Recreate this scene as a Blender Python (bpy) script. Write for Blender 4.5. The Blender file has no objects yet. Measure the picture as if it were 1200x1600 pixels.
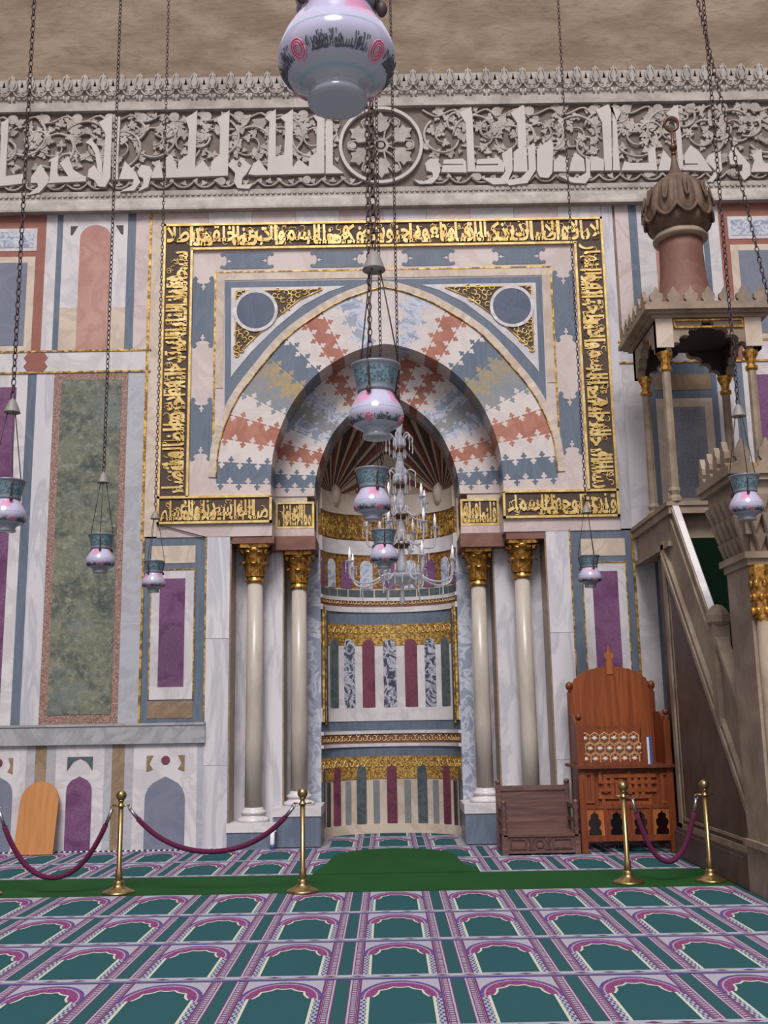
import bpy, bmesh, math, random
import numpy as np
from mathutils import Vector, Matrix
random.seed(7)
PI = math.pi
SC = bpy.context.scene
COL = SC.collection

# ------------------------------------------------------------------ camera
F, PITCH, ROLL, YAW, D, H = 1625.58, .1935, -.0172, .0003, 13.5316, 1.6
_fw = np.array([math.sin(YAW)*math.cos(PITCH), math.cos(YAW)*math.cos(PITCH), math.sin(PITCH)])
_rt = np.array([math.cos(YAW), -math.sin(YAW), 0.0]); _up = np.cross(_rt, _fw)
_c, _s = math.cos(ROLL), math.sin(ROLL)
_rt, _up = _c*_rt+_s*_up, -_s*_rt+_c*_up
cam_d = bpy.data.cameras.new('camera'); cam = bpy.data.objects.new('camera', cam_d); COL.objects.link(cam)
cam_d.sensor_fit = 'VERTICAL'; cam_d.sensor_height = 36.0; cam_d.lens = 36.0*F/1600.0
cam_d.clip_end = 200
cam.matrix_world = Matrix(((_rt[0], _up[0], -_fw[0], 0), (_rt[1], _up[1], -_fw[1], -D), (_rt[2], _up[2], -_fw[2], H), (0, 0, 0, 1)))
SC.camera = cam

# ------------------------------------------------------------------ daylight: open courtyard sky behind and above the camera
vs = SC.view_settings
vs.view_transform = 'Standard'; vs.look = 'None'; vs.gamma = 1; vs.use_curve_mapping = False
vs.exposure = 0.36
world = bpy.data.worlds.new('world'); SC.world = world; world.use_nodes = True
wn = world.node_tree; bg = wn.nodes['Background']
tcw = wn.nodes.new('ShaderNodeTexCoord'); sepw = wn.nodes.new('ShaderNodeSeparateXYZ'); wn.links.new(tcw.outputs['Generated'], sepw.inputs[0])
rampw = wn.nodes.new('ShaderNodeValToRGB'); wn.links.new(sepw.outputs['Z'], rampw.inputs[0])
rampw.color_ramp.elements[0].position = 0.0; rampw.color_ramp.elements[0].color = (.44, .42, .44, 1)
rampw.color_ramp.elements[1].position = 0.55; rampw.color_ramp.elements[1].color = (.93, .92, 1.03, 1)
wn.links.new(rampw.outputs[0], bg.inputs[0]); bg.inputs[1].default_value = .78
sun_d = bpy.data.lights.new('sky_sun', 'SUN'); sun_d.energy = 2.3; sun_d.angle = math.radians(22); sun_d.color = (1.0, .97, .96)
sun = bpy.data.objects.new('sky_sun', sun_d); COL.objects.link(sun)
sun.location = (0, -20, 20)
sun.rotation_euler = Vector((0.06, 0.64, -0.77)).to_track_quat('-Z', 'Y').to_euler()

# ------------------------------------------------------------------ measurement helpers (a reading of the photograph -> a point on a wall plane / the floor)
def ray(x, y): return _fw + (x-600)/F*_rt - (y-800)/F*_up
def P(x, y, Y=0.0):
    d = ray(x, y); t = (Y+D)/d[1]; return (t*d[0], H+t*d[2])
def FL(x, y, z=0.0):
    d = ray(x, y); t = (z-H)/d[2]; return (t*d[0], -D+t*d[1])
def AX(x, y, X):
    d = ray(x, y); t = X/d[0]; return (-D+t*d[1], H+t*d[2])

# ------------------------------------------------------------------ mesh builder
class MB:
    def __init__(s): s.cuts = []; s.v = []; s.f = []; s.m = []; s.sm = []; s.M = None; s.fn = None
    def add(s, vs, fs, m=0, sm=False):
        b = len(s.v); s.cuts.append(b)
        if s.fn: vs = [s.fn(v) for v in vs]
        if s.M is not None: vs = [tuple(s.M @ Vector(v)) for v in vs]
        s.v.extend([tuple(map(float, v)) for v in vs])
        for f in fs: s.f.append(tuple(b+i for i in f)); s.m.append(m); s.sm.append(sm)
    def box(s, x0, x1, y0, y1, z0, z1, m=0):
        vs = [(x, y, z) for z in (z0, z1) for y in (y0, y1) for x in (x0, x1)]
        s.add(vs, [(0, 2, 3, 1), (4, 5, 7, 6), (0, 1, 5, 4), (2, 6, 7, 3), (0, 4, 6, 2), (1, 3, 7, 5)], m)
    def prism(s, poly, y0, y1, m=0):          # poly in (X,Z); y0 is the face towards the room
        poly = [tuple(p) for p in poly]
        a = sum(poly[i][0]*poly[(i+1) % len(poly)][1]-poly[(i+1) % len(poly)][0]*poly[i][1] for i in range(len(poly)))
        if a < 0: poly = poly[::-1]
        n = len(poly)
        vs = [(x, y0, z) for x, z in poly]+[(x, y1, z) for x, z in poly]
        fs = [tuple(range(n)), tuple(range(2*n-1, n-1, -1))]+[(i, i+n, (i+1) % n+n, (i+1) % n) for i in range(n)]
        s.add(vs, fs, m)
    def prismX(s, poly, x0, x1, m=0):         # poly in (Y,Z), extruded along X
        poly = [tuple(p) for p in poly]
        a = sum(poly[i][0]*poly[(i+1) % len(poly)][1]-poly[(i+1) % len(poly)][0]*poly[i][1] for i in range(len(poly)))
        if a > 0: poly = poly[::-1]
        n = len(poly)
        vs = [(x0, y, z) for y, z in poly]+[(x1, y, z) for y, z in poly]
        fs = [tuple(range(n)), tuple(range(2*n-1, n-1, -1))]+[(i, i+n, (i+1) % n+n, (i+1) % n) for i in range(n)]
        s.add(vs, fs, m)
    def prismZ(s, poly, z0, z1, m=0):         # poly in (X,Y)
        poly = [tuple(p) for p in poly]
        a = sum(poly[i][0]*poly[(i+1) % len(poly)][1]-poly[(i+1) % len(poly)][0]*poly[i][1] for i in range(len(poly)))
        if a < 0: poly = poly[::-1]
        n = len(poly)
        vs = [(x, y, z1) for x, y in poly]+[(x, y, z0) for x, y in poly]
        fs = [tuple(range(n)), tuple(range(2*n-1, n-1, -1))]+[(i, i+n, (i+1) % n+n, (i+1) % n) for i in range(n)]
        s.add(vs, fs, m)
    def frame(s, x0, x1, z0, z1, t, y0, y1, m=0, tz=None):
        tz = t if tz is None else tz
        for A, B, C2, D2 in (((x0, z0), (x1, z0), (x1-t, z0+tz), (x0+t, z0+tz)), ((x1, z0), (x1, z1), (x1-t, z1-tz), (x1-t, z0+tz)),
                             ((x1, z1), (x0, z1), (x0+t, z1-tz), (x1-t, z1-tz)), ((x0, z1), (x0, z0), (x0+t, z0+tz), (x0+t, z1-tz))):
            s.prism([A, B, C2, D2], y0, y1, m)
    def tube(s, pts, r, seg=8, closed=False, m=0, caps=True, flat=None):
        pts = [Vector(p) for p in pts]; n = len(pts)
        rs = r if isinstance(r, (list, tuple)) else [r]*n
        vs = []; up = None
        for i in range(n):
            t = (pts[(i+1) % n]-pts[i-1]) if closed else (pts[min(i+1, n-1)]-pts[max(i-1, 0)])
            if t.length < 1e-9: t = Vector((0, 0, 1))
            t.normalize()
            if up is None:
                up = Vector((0, 0, 1)) if abs(t.z) < .9 else Vector((0, 1, 0))
            a = up-t*up.dot(t)
            if a.length < 1e-5: a = t.orthogonal()
            a.normalize(); up = a; b = t.cross(a)
            for k in range(seg):
                th = 2*PI*k/seg
                vs.append(tuple(pts[i]+a*(math.cos(th)*rs[i])+b*(math.sin(th)*rs[i])))
        fs = []
        for i in range(n if closed else n-1):
            j = (i+1) % n
            for k in range(seg):
                k2 = (k+1) % seg
                fs.append((i*seg+k, i*seg+k2, j*seg+k2, j*seg+k))
        if caps and not closed:
            fs.append(tuple(range(seg-1, -1, -1))); fs.append(tuple((n-1)*seg+k for k in range(seg)))
        s.add(vs, fs, m, True)
    def lathe(s, prof, c=(0, 0, 0), seg=24, m=0, sm=True, rfn=None, a0=0.0):   # prof [(r,z)] from bottom to top
        n = len(prof); vs = []
        for i, (r, z) in enumerate(prof):
            for k in range(seg):
                th = a0+2*PI*k/seg; rr = r*(rfn(th, i, z) if rfn else 1)
                vs.append((c[0]+rr*math.cos(th), c[1]+rr*math.sin(th), c[2]+z))
        fs = []
        for i in range(n-1):
            for k in range(seg):
                k2 = (k+1) % seg
                fs.append((i*seg+k, i*seg+k2, (i+1)*seg+k2, (i+1)*seg+k))
        if prof[0][0] > 1e-4: fs.append(tuple(range(seg-1, -1, -1)))
        if prof[-1][0] > 1e-4: fs.append(tuple((n-1)*seg+k for k in range(seg)))
        s.add(vs, fs, m, sm)
    def ball(s, c, r, seg=12, m=0, sz=1.0):
        n = max(6, seg//2)
        s.lathe([(max(r*math.sin(PI*i/n), 1e-5), -r*sz*math.cos(PI*i/n)) for i in range(n+1)], c, seg, m)
    def disc(s, cx, cz, r, y0, y1, m=0, seg=32, rz=None):
        rz = rz or r
        s.prism([(cx+r*math.cos(2*PI*k/seg), cz+rz*math.sin(2*PI*k/seg)) for k in range(seg)], y0, y1, m)
    def ring(s, cx, cz, r0, r1, y0, y1, m=0, seg=40):
        for k in range(seg):
            a, b = 2*PI*k/seg, 2*PI*(k+1)/seg
            s.prism([(cx+r0*math.cos(a), cz+r0*math.sin(a)), (cx+r1*math.cos(a), cz+r1*math.sin(a)), (cx+r1*math.cos(b), cz+r1*math.sin(b)), (cx+r0*math.cos(b), cz+r0*math.sin(b))], y0, y1, m)
    def strip(s, a, b, y0, y1, m=0):          # band between two polylines in (X,Z)
        for i in range(len(a)-1): s.prism([a[i], a[i+1], b[i+1], b[i]], y0, y1, m)
    def build_each(s, name, mats, parent=None):     # one object for each piece added
        out = []; groups = s.cuts+[len(s.v)]
        for i in range(len(s.cuts)):
            lo, hi = groups[i], groups[i+1]; q = MB(); q.v = s.v[lo:hi]
            for f, m, sm in zip(s.f, s.m, s.sm):
                if lo <= f[0] < hi: q.f.append(tuple(k-lo for k in f)); q.m.append(m); q.sm.append(sm)
            ms = mats if isinstance(mats, (list, tuple)) else [mats]
            used = sorted(set(q.m)); q.m = [used.index(k) for k in q.m]
            out.append(q.build(name, [ms[k] for k in used], parent))
        return out
    def build(s, name, mats, parent=None):
        me = bpy.data.meshes.new(name); me.from_pydata(s.v, [], s.f)
        if not isinstance(mats, (list, tuple)): mats = [mats]
        for mt in mats: me.materials.append(mt)
        me.polygons.foreach_set('material_index', s.m); me.polygons.foreach_set('use_smooth', s.sm)
        me.update()
        o = bpy.data.objects.new(name, me); COL.objects.link(o)
        if parent is not None: o.parent = parent
        return o

def empty(name, loc=(0, 0, 0), rz=0.0):
    o = bpy.data.objects.new(name, None); COL.objects.link(o); o.location = loc; o.rotation_euler = (0, 0, rz); o.empty_display_size = .1
    return o
def tag(o, label, cat, group=None):
    o['label'] = label; o['category'] = cat
    if group: o['group'] = group
    return o
def thing(name, label, cat, loc=(0, 0, 0), rz=0.0, group=None): return tag(empty(name, loc, rz), label, cat, group)
def struct(o): o['kind'] = 'structure'; return o
def copy_tree(o, parent=None):
    c = o.copy(); COL.objects.link(c)
    if parent is not None: c.parent = parent
    for ch in list(o.children): copy_tree(ch, c)
    return c
def crv(pts, n=12):                           # Catmull-Rom through 2-D/3-D points
    pts = [np.array(p, float) for p in pts]; out = []
    for i in range(len(pts)-1):
        p0, p1, p2, p3 = pts[max(i-1, 0)], pts[i], pts[i+1], pts[min(i+2, len(pts)-1)]
        for k in range(n):
            t = k/n; out.append(tuple(.5*((2*p1)+(-p0+p2)*t+(2*p0-5*p1+4*p2-p3)*t*t+(-p0+3*p1-3*p2+p3)*t**3)))
    out.append(tuple(pts[-1])); return out

# ------------------------------------------------------------------ node expressions
class NT:
    def __init__(s, name):
        s.mat = bpy.data.materials.new(name); s.mat.use_nodes = True; s.t = s.mat.node_tree
        s.b = s.t.nodes['Principled BSDF']
    def node(s, k): return s.t.nodes.new(k)
    def link(s, a, b): s.t.links.new(a, b)
    def setin(s, sock, v):
        if isinstance(v, X): s.link(v.s, sock)
        else:
            if isinstance(v, (tuple, list)) and len(v) == 3 and sock.type == 'RGBA': v = (*v, 1)
            sock.default_value = v
    def math(s, op, *a, clamp=False):
        n = s.node('ShaderNodeMath'); n.operation = op; n.use_clamp = clamp
        for i, v in enumerate(a): s.setin(n.inputs[i], v)
        return X(s, n.outputs[0])
    def mix(s, f, a, b):
        n = s.node('ShaderNodeMix'); n.data_type = 'RGBA'; n.clamp_factor = True
        s.setin(n.inputs[0], f); s.setin(n.inputs[6], a); s.setin(n.inputs[7], b); return X(s, n.outputs[2])
    def pos(s):
        n = s.node('ShaderNodeNewGeometry'); return X(s, n.outputs['Position']), X(s, n.outputs['Random Per Island'])
    def obj(s):
        n = s.node('ShaderNodeTexCoord'); return X(s, n.outputs['Object'])
    def orand(s):
        n = s.node('ShaderNodeObjectInfo'); return X(s, n.outputs['Random'])
    def sep(s, v):
        n = s.node('ShaderNodeSeparateXYZ'); s.link(v.s, n.inputs[0]); return [X(s, o) for o in n.outputs]
    def comb(s, x, y, z):
        n = s.node('ShaderNodeCombineXYZ')
        for i, v in enumerate((x, y, z)): s.setin(n.inputs[i], v)
        return X(s, n.outputs[0])
    def vadd(s, a, b):
        n = s.node('ShaderNodeVectorMath'); n.operation = 'ADD'; s.setin(n.inputs[0], a); s.setin(n.inputs[1], b); return X(s, n.outputs[0])
    def vmul(s, a, b):
        n = s.node('ShaderNodeVectorMath'); n.operation = 'MULTIPLY'; s.setin(n.inputs[0], a); s.setin(n.inputs[1], b); return X(s, n.outputs[0])
    def noise(s, vec, scale, detail=4, rough=.55, dist=0.0):
        n = s.node('ShaderNodeTexNoise'); s.setin(n.inputs['Vector'], vec); n.inputs['Scale'].default_value = scale
        n.inputs['Detail'].default_value = detail; n.inputs['Roughness'].default_value = rough; n.inputs['Distortion'].default_value = dist
        return X(s, n.outputs[0])
    def vor(s, vec, scale, feat='F1'):
        n = s.node('ShaderNodeTexVoronoi'); n.feature = feat; s.setin(n.inputs['Vector'], vec); n.inputs['Scale'].default_value = scale
        return X(s, n.outputs[0])
    def ss(s, x, a, b):                       # smooth step
        n = s.node('ShaderNodeMapRange'); n.interpolation_type = 'SMOOTHSTEP'
        s.setin(n.inputs[0], x); n.inputs[1].default_value = a; n.inputs[2].default_value = b; n.inputs[3].default_value = 0; n.inputs[4].default_value = 1
        return X(s, n.outputs[0])
    def bump(s, h, strength=.3, dist=.01):
        n = s.node('ShaderNodeBump'); n.inputs['Strength'].default_value = strength; n.inputs['Distance'].default_value = dist
        s.link(h.s, n.inputs['Height']); s.link(n.outputs[0], s.b.inputs['Normal'])
    def done(s, col, rough=.5, metal=0.0, spec=None, **kw):
        s.setin(s.b.inputs['Base Color'], col); s.setin(s.b.inputs['Roughness'], rough); s.setin(s.b.inputs['Metallic'], metal)
        if spec is not None: s.b.inputs['Specular IOR Level'].default_value = spec
        for k, v in kw.items(): s.setin(s.b.inputs[k.replace('_', ' ')], v)
        return s.mat
class X:
    def __init__(s, nt, sock): s.nt = nt; s.s = sock
    def _o(s, op, b, r=False): return s.nt.math(op, b, s) if r else s.nt.math(op, s, b)
    def __add__(s, b): return s._o('ADD', b)
    __radd__ = __add__
    def __sub__(s, b): return s._o('SUBTRACT', b)
    def __rsub__(s, b): return s._o('SUBTRACT', b, True)
    def __mul__(s, b): return s._o('MULTIPLY', b)
    __rmul__ = __mul__
    def __truediv__(s, b): return s._o('DIVIDE', b)
    def __lt__(s, b): return s._o('LESS_THAN', b)
    def __gt__(s, b): return s._o('GREATER_THAN', b)
    def abs(s): return s.nt.math('ABSOLUTE', s)
    def fract(s): return s.nt.math('FRACT', s)
    def sqrt(s): return s.nt.math('SQRT', s)
    def sin(s): return s.nt.math('SINE', s)
    def max(s, b): return s._o('MAXIMUM', b)
    def min(s, b): return s._o('MINIMUM', b)
    def atan2(s, b): return s._o('ARCTAN2', b)

def sh(h):                                    # sRGB hex-ish triple (0..255) -> linear
    return tuple((c/255/12.92 if c/255 <= .04045 else ((c/255+.055)/1.055)**2.4) for c in h)

def marble(name, base, vein, scale=1.2, amt=.6, tone=.12, rough=.35, cloud=None, isl=9.0, stretch=(1, 1, 1)):
    n = NT(name); p, r = n.pos()
    v = n.vmul(n.vadd(p, n.comb(r*isl, r*isl*.7, r*isl*1.3)), stretch)
    a = n.noise(v, scale, 7, .6, 1.6)
    vn = 1.0-n.ss((a-.5).abs(), 0.0, .09)
    b = n.noise(v, scale*.5, 4, .55, .6)
    c = n.mix(n.ss(b, .35, .7), sh(base), sh(cloud or vein))
    if cloud is None: c = n.mix(.28*n.ss(b, .3, .75), sh(base), sh(vein))
    c = n.mix(vn*amt, c, sh(vein))
    g = 1.0-tone+r*tone*2+(n.noise(v, 30, 2)-.5)*.10
    hs = n.node('ShaderNodeHueSaturation'); n.link(c.s, hs.inputs['Color']); n.setin(hs.inputs['Value'], g)
    return n.done(X(n, hs.outputs[0]), rough, 0, .4)
def speck(name, a, b, scale=40, rough=.4, c3=None, s3=2.0, tone=.1):
    n = NT(name); p, r = n.pos()
    v = n.vadd(p, n.comb(r*5, r*3, r*7))
    k = n.noise(v, scale, 3, .7)
    c = n.mix(n.ss(k, .4, .62), sh(a), sh(b))
    if c3: c = n.mix(n.ss(n.noise(v, s3, 6, .65, .8), .45, .68), c, sh(c3))
    hs = n.node('ShaderNodeHueSaturation'); n.link(c.s, hs.inputs['Color']); n.setin(hs.inputs['Value'], 1.0-tone+r*2*tone)
    return n.done(X(n, hs.outputs[0]), rough, 0, .4)
def plain(name, col, rough=.5, metal=0.0, var=.15, scale=8, bumpy=0, **kw):
    n = NT(name); v = n.obj(); k = n.noise(v, scale, 5, .6)
    c = n.mix(k, tuple(x*(1-var) for x in sh(col)), tuple(min(1, x*(1+var)) for x in sh(col)))
    if bumpy: n.bump(n.noise(v, scale*4, 4, .6), bumpy, .01)
    return n.done(c, rough, metal, **kw)
def wood(name, a, b, scale=6, rough=.45, axis='z', bmp=.1):
    n = NT(name); v = n.vmul(n.obj(), {'z': (14, 14, 1), 'x': (1, 14, 14)}[axis]); r = n.orand()
    _, isl = n.pos()
    k = n.noise(n.vadd(v, n.comb(isl*11, isl*5, isl*3)), scale*.3, 5, .6, .6)
    c = n.mix(n.ss(k, .25, .75), sh(a), sh(b)); n.bump(k, bmp, .004)
    return n.done(c, rough, 0, .45)

M = {}
M['white'] = marble('white_marble', (212, 206, 205), (158, 152, 158), 1.1, .35, .09)
M['white2'] = marble('streaked_white_marble', (208, 203, 205), (148, 148, 160), 1.0, .45, .12, stretch=(2.4, 1, .45))
M['cream'] = marble('cream_marble', (206, 191, 174), (168, 144, 126), 1.4, .4, .08)
M['pink'] = marble('pinkish_marble', (204, 188, 184), (164, 140, 136), 1.2, .4, .10)
M['grey'] = marble('grey_marble', (168, 164, 166), (120, 120, 128), 1.2, .5, .08)
M['blue'] = marble('blue_grey_marble', (90, 101, 116), (120, 129, 140), 2.0, .30, .12, stretch=(2, 1, .5))
M['bluev'] = marble('veined_blue_marble', (132, 140, 158), (206, 208, 218), 3.0, .7, .10)
M['dvein'] = marble('black_white_veined_marble', (56, 60, 78), (206, 206, 214), 5.0, .75, .05, cloud=(84, 88, 104))
M['porph'] = speck('purple_porphyry', (108, 70, 104), (128, 90, 122), 60, .35, (96, 58, 92), 3)
M['porphd'] = speck('dark_red_porphyry', (104, 52, 68), (124, 68, 84), 70, .35, (88, 44, 62), 3)
M['red'] = marble('red_marble', (162, 102, 82), (136, 74, 60), 2.2, .35, .08, cloud=(178, 124, 104))
M['rose'] = marble('rose_marble', (172, 124, 112), (146, 92, 82), 1.4, .3, .06, cloud=(188, 148, 134))
M['brick'] = marble('brick_red_marble', (150, 98, 84), (128, 74, 66), 2.0, .3, .08)
M['yellow'] = marble('yellow_blotched_marble', (172, 148, 98), (120, 124, 132), 3.4, .4, .06, cloud=(150, 138, 118))
M['blueblotch'] = marble('blotched_blue_marble', (124, 132, 142), (168, 148, 108), 2.2, .25, .05, cloud=(140, 140, 140))
M['brown'] = marble('brown_marble', (150, 128, 104), (112, 90, 70), 2.4, .5, .10)
n = NT('serpentine'); v = n.obj(); a = n.noise(v, 2.6, 7, .7, .9); b2 = n.noise(v, 11, 6, .7); s3 = n.noise(v, 55, 3, .7)
c = n.mix(n.ss(a, .32, .66), sh((70, 78, 74)), sh((124, 124, 104))); c = n.mix(n.ss(b2, .45, .72)*.8, c, sh((150, 152, 134))); c = n.mix(n.ss(n.noise(v, 1.3, 4), .5, .75)*.7, c, sh((104, 118, 122)))
c = n.mix(n.ss(s3, .58, .66)*.5, c, sh((52, 58, 56))); M['serp'] = n.done(c, .28, 0, .45)
M['mosaic'] = speck('mosaic_border', (150, 112, 98), (92, 66, 66), 75, .5, (182, 160, 146), 60)
M['dark'] = plain('dark_stone', (58, 50, 50), .6)
M['joint'] = plain('dark_joint', (74, 62, 58), .8)
M['gold'] = None
n = NT('gilding'); v = n.obj(); k = n.noise(v, 9, 5, .65)
M['gold'] = n.done(n.mix(n.ss(k, .35, .7), sh((204, 166, 94)), sh((240, 214, 146))), .42, .4)
n = NT('worn_gilding'); v = n.obj(); k = n.noise(v, 14, 5, .7)
M['gold2'] = n.done(n.mix(n.ss(k, .40, .62), sh((122, 92, 52)), sh((226, 184, 96))), .4, .55)
M['ground'] = plain('dark_brown_ground', (74, 56, 46), .7, 0, .35, 12)
n = NT('niche_gilt_mosaic'); v = n.obj(); k = n.noise(v, 26, 4, .7, 1.0); k2 = n.noise(v, 2.5, 3)
M['brgold'] = n.done(n.mix(n.ss(k, .45, .6), sh((112, 76, 42)), sh((196, 146, 70))), .38, .45)
n = NT('plaster'); v = n.obj(); a = n.noise(n.vmul(v, (1, 1, 2.4)), .9, 6, .6, .3); b2 = n.noise(n.vmul(v, (1, 1, 3.0)), 5, 6, .65)
c = n.mix(n.ss(a, .3, .72), sh((122, 105, 88)), sh((154, 136, 118))); c = n.mix(.45*n.ss(b2, .45, .75), c, sh((98, 82, 68)))
n.bump(b2, .35, .03); M['plaster'] = n.done(c, .9, 0, .2)
n = NT('carved_stone'); v = n.obj(); a = n.noise(v, 3.5, 6, .65); b2 = n.noise(v, 40, 3, .6)
c = n.mix(n.ss(a, .3, .7), sh((150, 142, 134)), sh((184, 176, 168))); n.bump(b2, .25, .01)
M['stone'] = n.done(c, .85, 0, .2)
n = NT('carved_ground'); v = n.obj(); a = n.noise(v, 6, 5, .6)
M['stoned'] = n.done(n.mix(a, sh((104, 92, 86)), sh((132, 120, 112))), .9, 0, .2)
n = NT('lettering_stone'); v = n.obj(); a = n.noise(v, 2.2, 5, .6)
M['letter'] = n.done(n.mix(a, sh((182, 174, 166)), sh((204, 197, 192))), .75, 0, .25)
n = NT('minbar_stone'); v = n.obj(); a = n.noise(v, 2.2, 6, .65, .4); b2 = n.noise(v, 40, 3)
M['minbar'] = n.done(n.mix(n.ss(a, .3, .72), sh((122, 105, 90)), sh((160, 142, 122))), .55, 0, .35)
n = NT('minbar_panel_stone'); v = n.obj(); a = n.noise(v, 1.6, 7, .7, .8)
M['minpan'] = n.done(n.mix(n.ss(a, .3, .72), sh((72, 58, 52)), sh((100, 84, 76))), .5, 0, .35)
M['minred'] = marble('reddish_brown_stone', (112, 72, 62), (140, 108, 96), 1.5, .3, rough=.65)
n = NT('dome_stone'); v = n.obj(); a = n.noise(v, 4, 6, .65)
M['dome'] = n.done(n.mix(n.ss(a, .3, .75), sh((84, 64, 52)), sh((116, 94, 76))), .6, 0, .3)
M['wood'] = wood('red_brown_wood', (96, 42, 20), (136, 68, 34), 6)
M['wood2'] = wood('bright_wood', (140, 74, 32), (178, 106, 52), 6)
M['wooddk'] = wood('dark_brown_wood', (70, 44, 40), (104, 70, 62), 6, .5)
M['bench'] = wood('bench_wood', (84, 58, 54), (118, 86, 78), 6, .45, 'x')
M['ply'] = wood('orange_plywood', (164, 104, 48), (180, 120, 62), 4, .55)
M['brass'] = plain('brass', (160, 136, 92), .28, .9, .1, 20)
M['rope'] = plain('magenta_velvet', (82, 4, 52), .9, 0, .25, 60)
M['chrome'] = plain('steel', (150, 148, 150), .3, .9, .05)
M['iron'] = plain('dark_chain_iron', (74, 58, 58), .55, .5, .25, 30)
M['bell'] = plain('grey_bell_metal', (132, 126, 120), .6, .2, .2, 20)
M['enamel'] = plain('green_enamel', (82, 116, 120), .4, .3, .25, 25)
M['crystal'] = plain('crystal', (236, 238, 246), .06, 0, .02, 5, Transmission_Weight=.72)
M['candle'] = plain('candle_white', (240, 238, 240), .4, 0, .02)
M['bronze'] = plain('dark_bronze', (96, 66, 50), .4, .6, .2)
M['black'] = plain('black_void', (22, 18, 22), .8)
M['pearl'] = plain('pearl_inlay', (198, 186, 176), .4, 0, .1)
M['ink'] = plain('black_ink', (66, 72, 78), .6)
M['paper'] = plain('white_paper', (226, 226, 230), .6)
M['bluepl'] = plain('blue_cover', (58, 82, 148), .5)
M['runner'] = None
n = NT('green_runner'); v = n.obj(); k = n.noise(v, 260, 2, .7); k2 = n.noise(v, 1.5, 4)
n.bump(k, .5, .01); M['runner'] = n.done(n.mix(.6*k+.4*k2, sh((18, 56, 28)), sh((46, 92, 46))), .95, 0, .1)
n = NT('stair_carpet'); v = n.obj(); k = n.noise(v, 120, 2, .7); M['stair'] = n.done(n.mix(k, sh((2, 16, 9)), sh((8, 32, 17))), .95, 0, .1)  # green darkened so the colour itself holds the shade between the flanks
# lamp glass: milky white, pink medallions on the shoulder, greenish belly
n = NT('milk_glass'); x, y, z = n.sep(n.obj())
ang = y.atan2(x); k = n.noise(n.obj(), 14, 4, .6)
med = n.ss(n.math('COSINE', ang*4.0+1.2)+(k-.5)*.8, -.05, .55)*n.ss(z, .165, .20)*(1.0-n.ss(z, .236, .25))
c = n.mix(n.ss(z, .05, .16), sh((138, 144, 150)), sh((180, 174, 198)))
c = n.mix(med*(.55+.5*k), c, sh((206, 120, 156)))
line = 1.0-n.ss((z-.150).abs(), .001, .004)
line2 = 1.0-n.ss((z-.062).abs(), .001, .004)
c = n.mix(line.max(line2)*.6, c, sh((96, 142, 150)))
M['glass'] = n.done(c, .16, 0, .6)
n = NT('lamp_collar'); x, y, z = n.sep(n.obj()); ang = y.atan2(x)
fr = n.noise(n.obj(), 60, 3, .7)
band = n.ss(z, .285, .29)*(1.0-n.ss(z, .365, .37))
c = n.mix(fr, sh((100, 108, 118)), sh((130, 138, 146)))
c = n.mix(band, c, n.mix(n.ss(fr, .45, .55), sh((70, 98, 108)), sh((120, 142, 150))))
M['collar'] = n.done(c, .35, .15)
# ================================================================== SETTING
XC = .05                                     # axis of the mihrab
b = MB(); b.box(-9.2, 9.2, -20, 2.2, -.12, -.012); struct(b.build('floor', M['grey']))

def resamp(pts, n):                          # equal arc-length resampling
    pts = np.array(pts, float); s = np.r_[0, np.cumsum(np.linalg.norm(np.diff(pts, axis=0), axis=1))]
    t = np.linspace(0, s[-1], n); return np.c_[np.interp(t, s, pts[:, 0]), np.interp(t, s, pts[:, 1])]
def half_curve(pxs, Y, x_spring=None, n=61):  # left half of an arch, springing -> crown, as offsets from XC
    w = [P(x, y, Y) for x, y in pxs]; w = [(x-XC, z) for x, z in w]; w[-1] = (0.0, w[-1][1])
    if x_spring: w = [(x*x_spring/abs(w[0][0]), z) for x, z in w]
    return resamp(crv(w, 10), n)
IN1 = half_curve([(425, 777), (423, 768), (428, 703), (453, 637), (493, 587), (540, 556), (577, 542), (602, 538)], 0, 1.53)
EX1 = half_curve([(335, 777), (335, 745), (342, 687), (367, 627), (407, 573), (453, 523), (520, 478), (570, 457), (602, 450)], 0, 2.27)
EX1[0][1] = IN1[0][1]
IN2 = half_curve([(490, 775), (491, 760), (495, 735), (506, 703), (520, 676), (543, 650), (570, 630), (588, 620), (603, 616)], .45, 1.00)
Y1, Y2 = .45, .90
EX2 = np.array([(x*1.66, (z-IN2[0][1])*1.45+IN2[0][1]) for x, z in IN2])
def mir(c): return [(XC-x, z) for x, z in c]   # right half (x stored negative on the left)
def lef(c): return [(XC+x, z) for x, z in c]
def full(c): return lef(c)+mir(c)[::-1][1:]   # left spring -> crown -> right spring

# backing walls, three planes stepping inwards to the niche
ZI1, ZI2 = 3.87, 3.80                         # undersides of the imposts
def wall_plane(name, xo, ztop, zimp, hxj, arch, y0, y1, mat):
    A = full(arch); zs = A[0][1]; hx = abs(arch[0][0])
    poly = [(-xo, -.1), (-xo, ztop), (xo, ztop), (xo, -.1), (XC+hxj, -.1), (XC+hxj, zimp), (XC+hx, zimp)]+A[::-1]+[(XC-hx, zimp), (XC-hxj, zimp), (XC-hxj, -.1)]
    b = MB(); b.prism(poly, y0, y1); return b.build(name, mat)
ARCH1 = np.array([(x*1.0, z) for x, z in IN1])
wb = struct(wall_plane('wall_back', 9.0, 14.0, ZI1, 2.08, np.array([(x*1.10, IN1[0][1]+(z-IN1[0][1])*1.06) for x, z in IN1]), .03, Y1, M['plaster']))
ARCH2 = np.array([(x*1.1, IN2[0][1]+(z-IN2[0][1])*1.08) for x, z in IN2])
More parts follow.
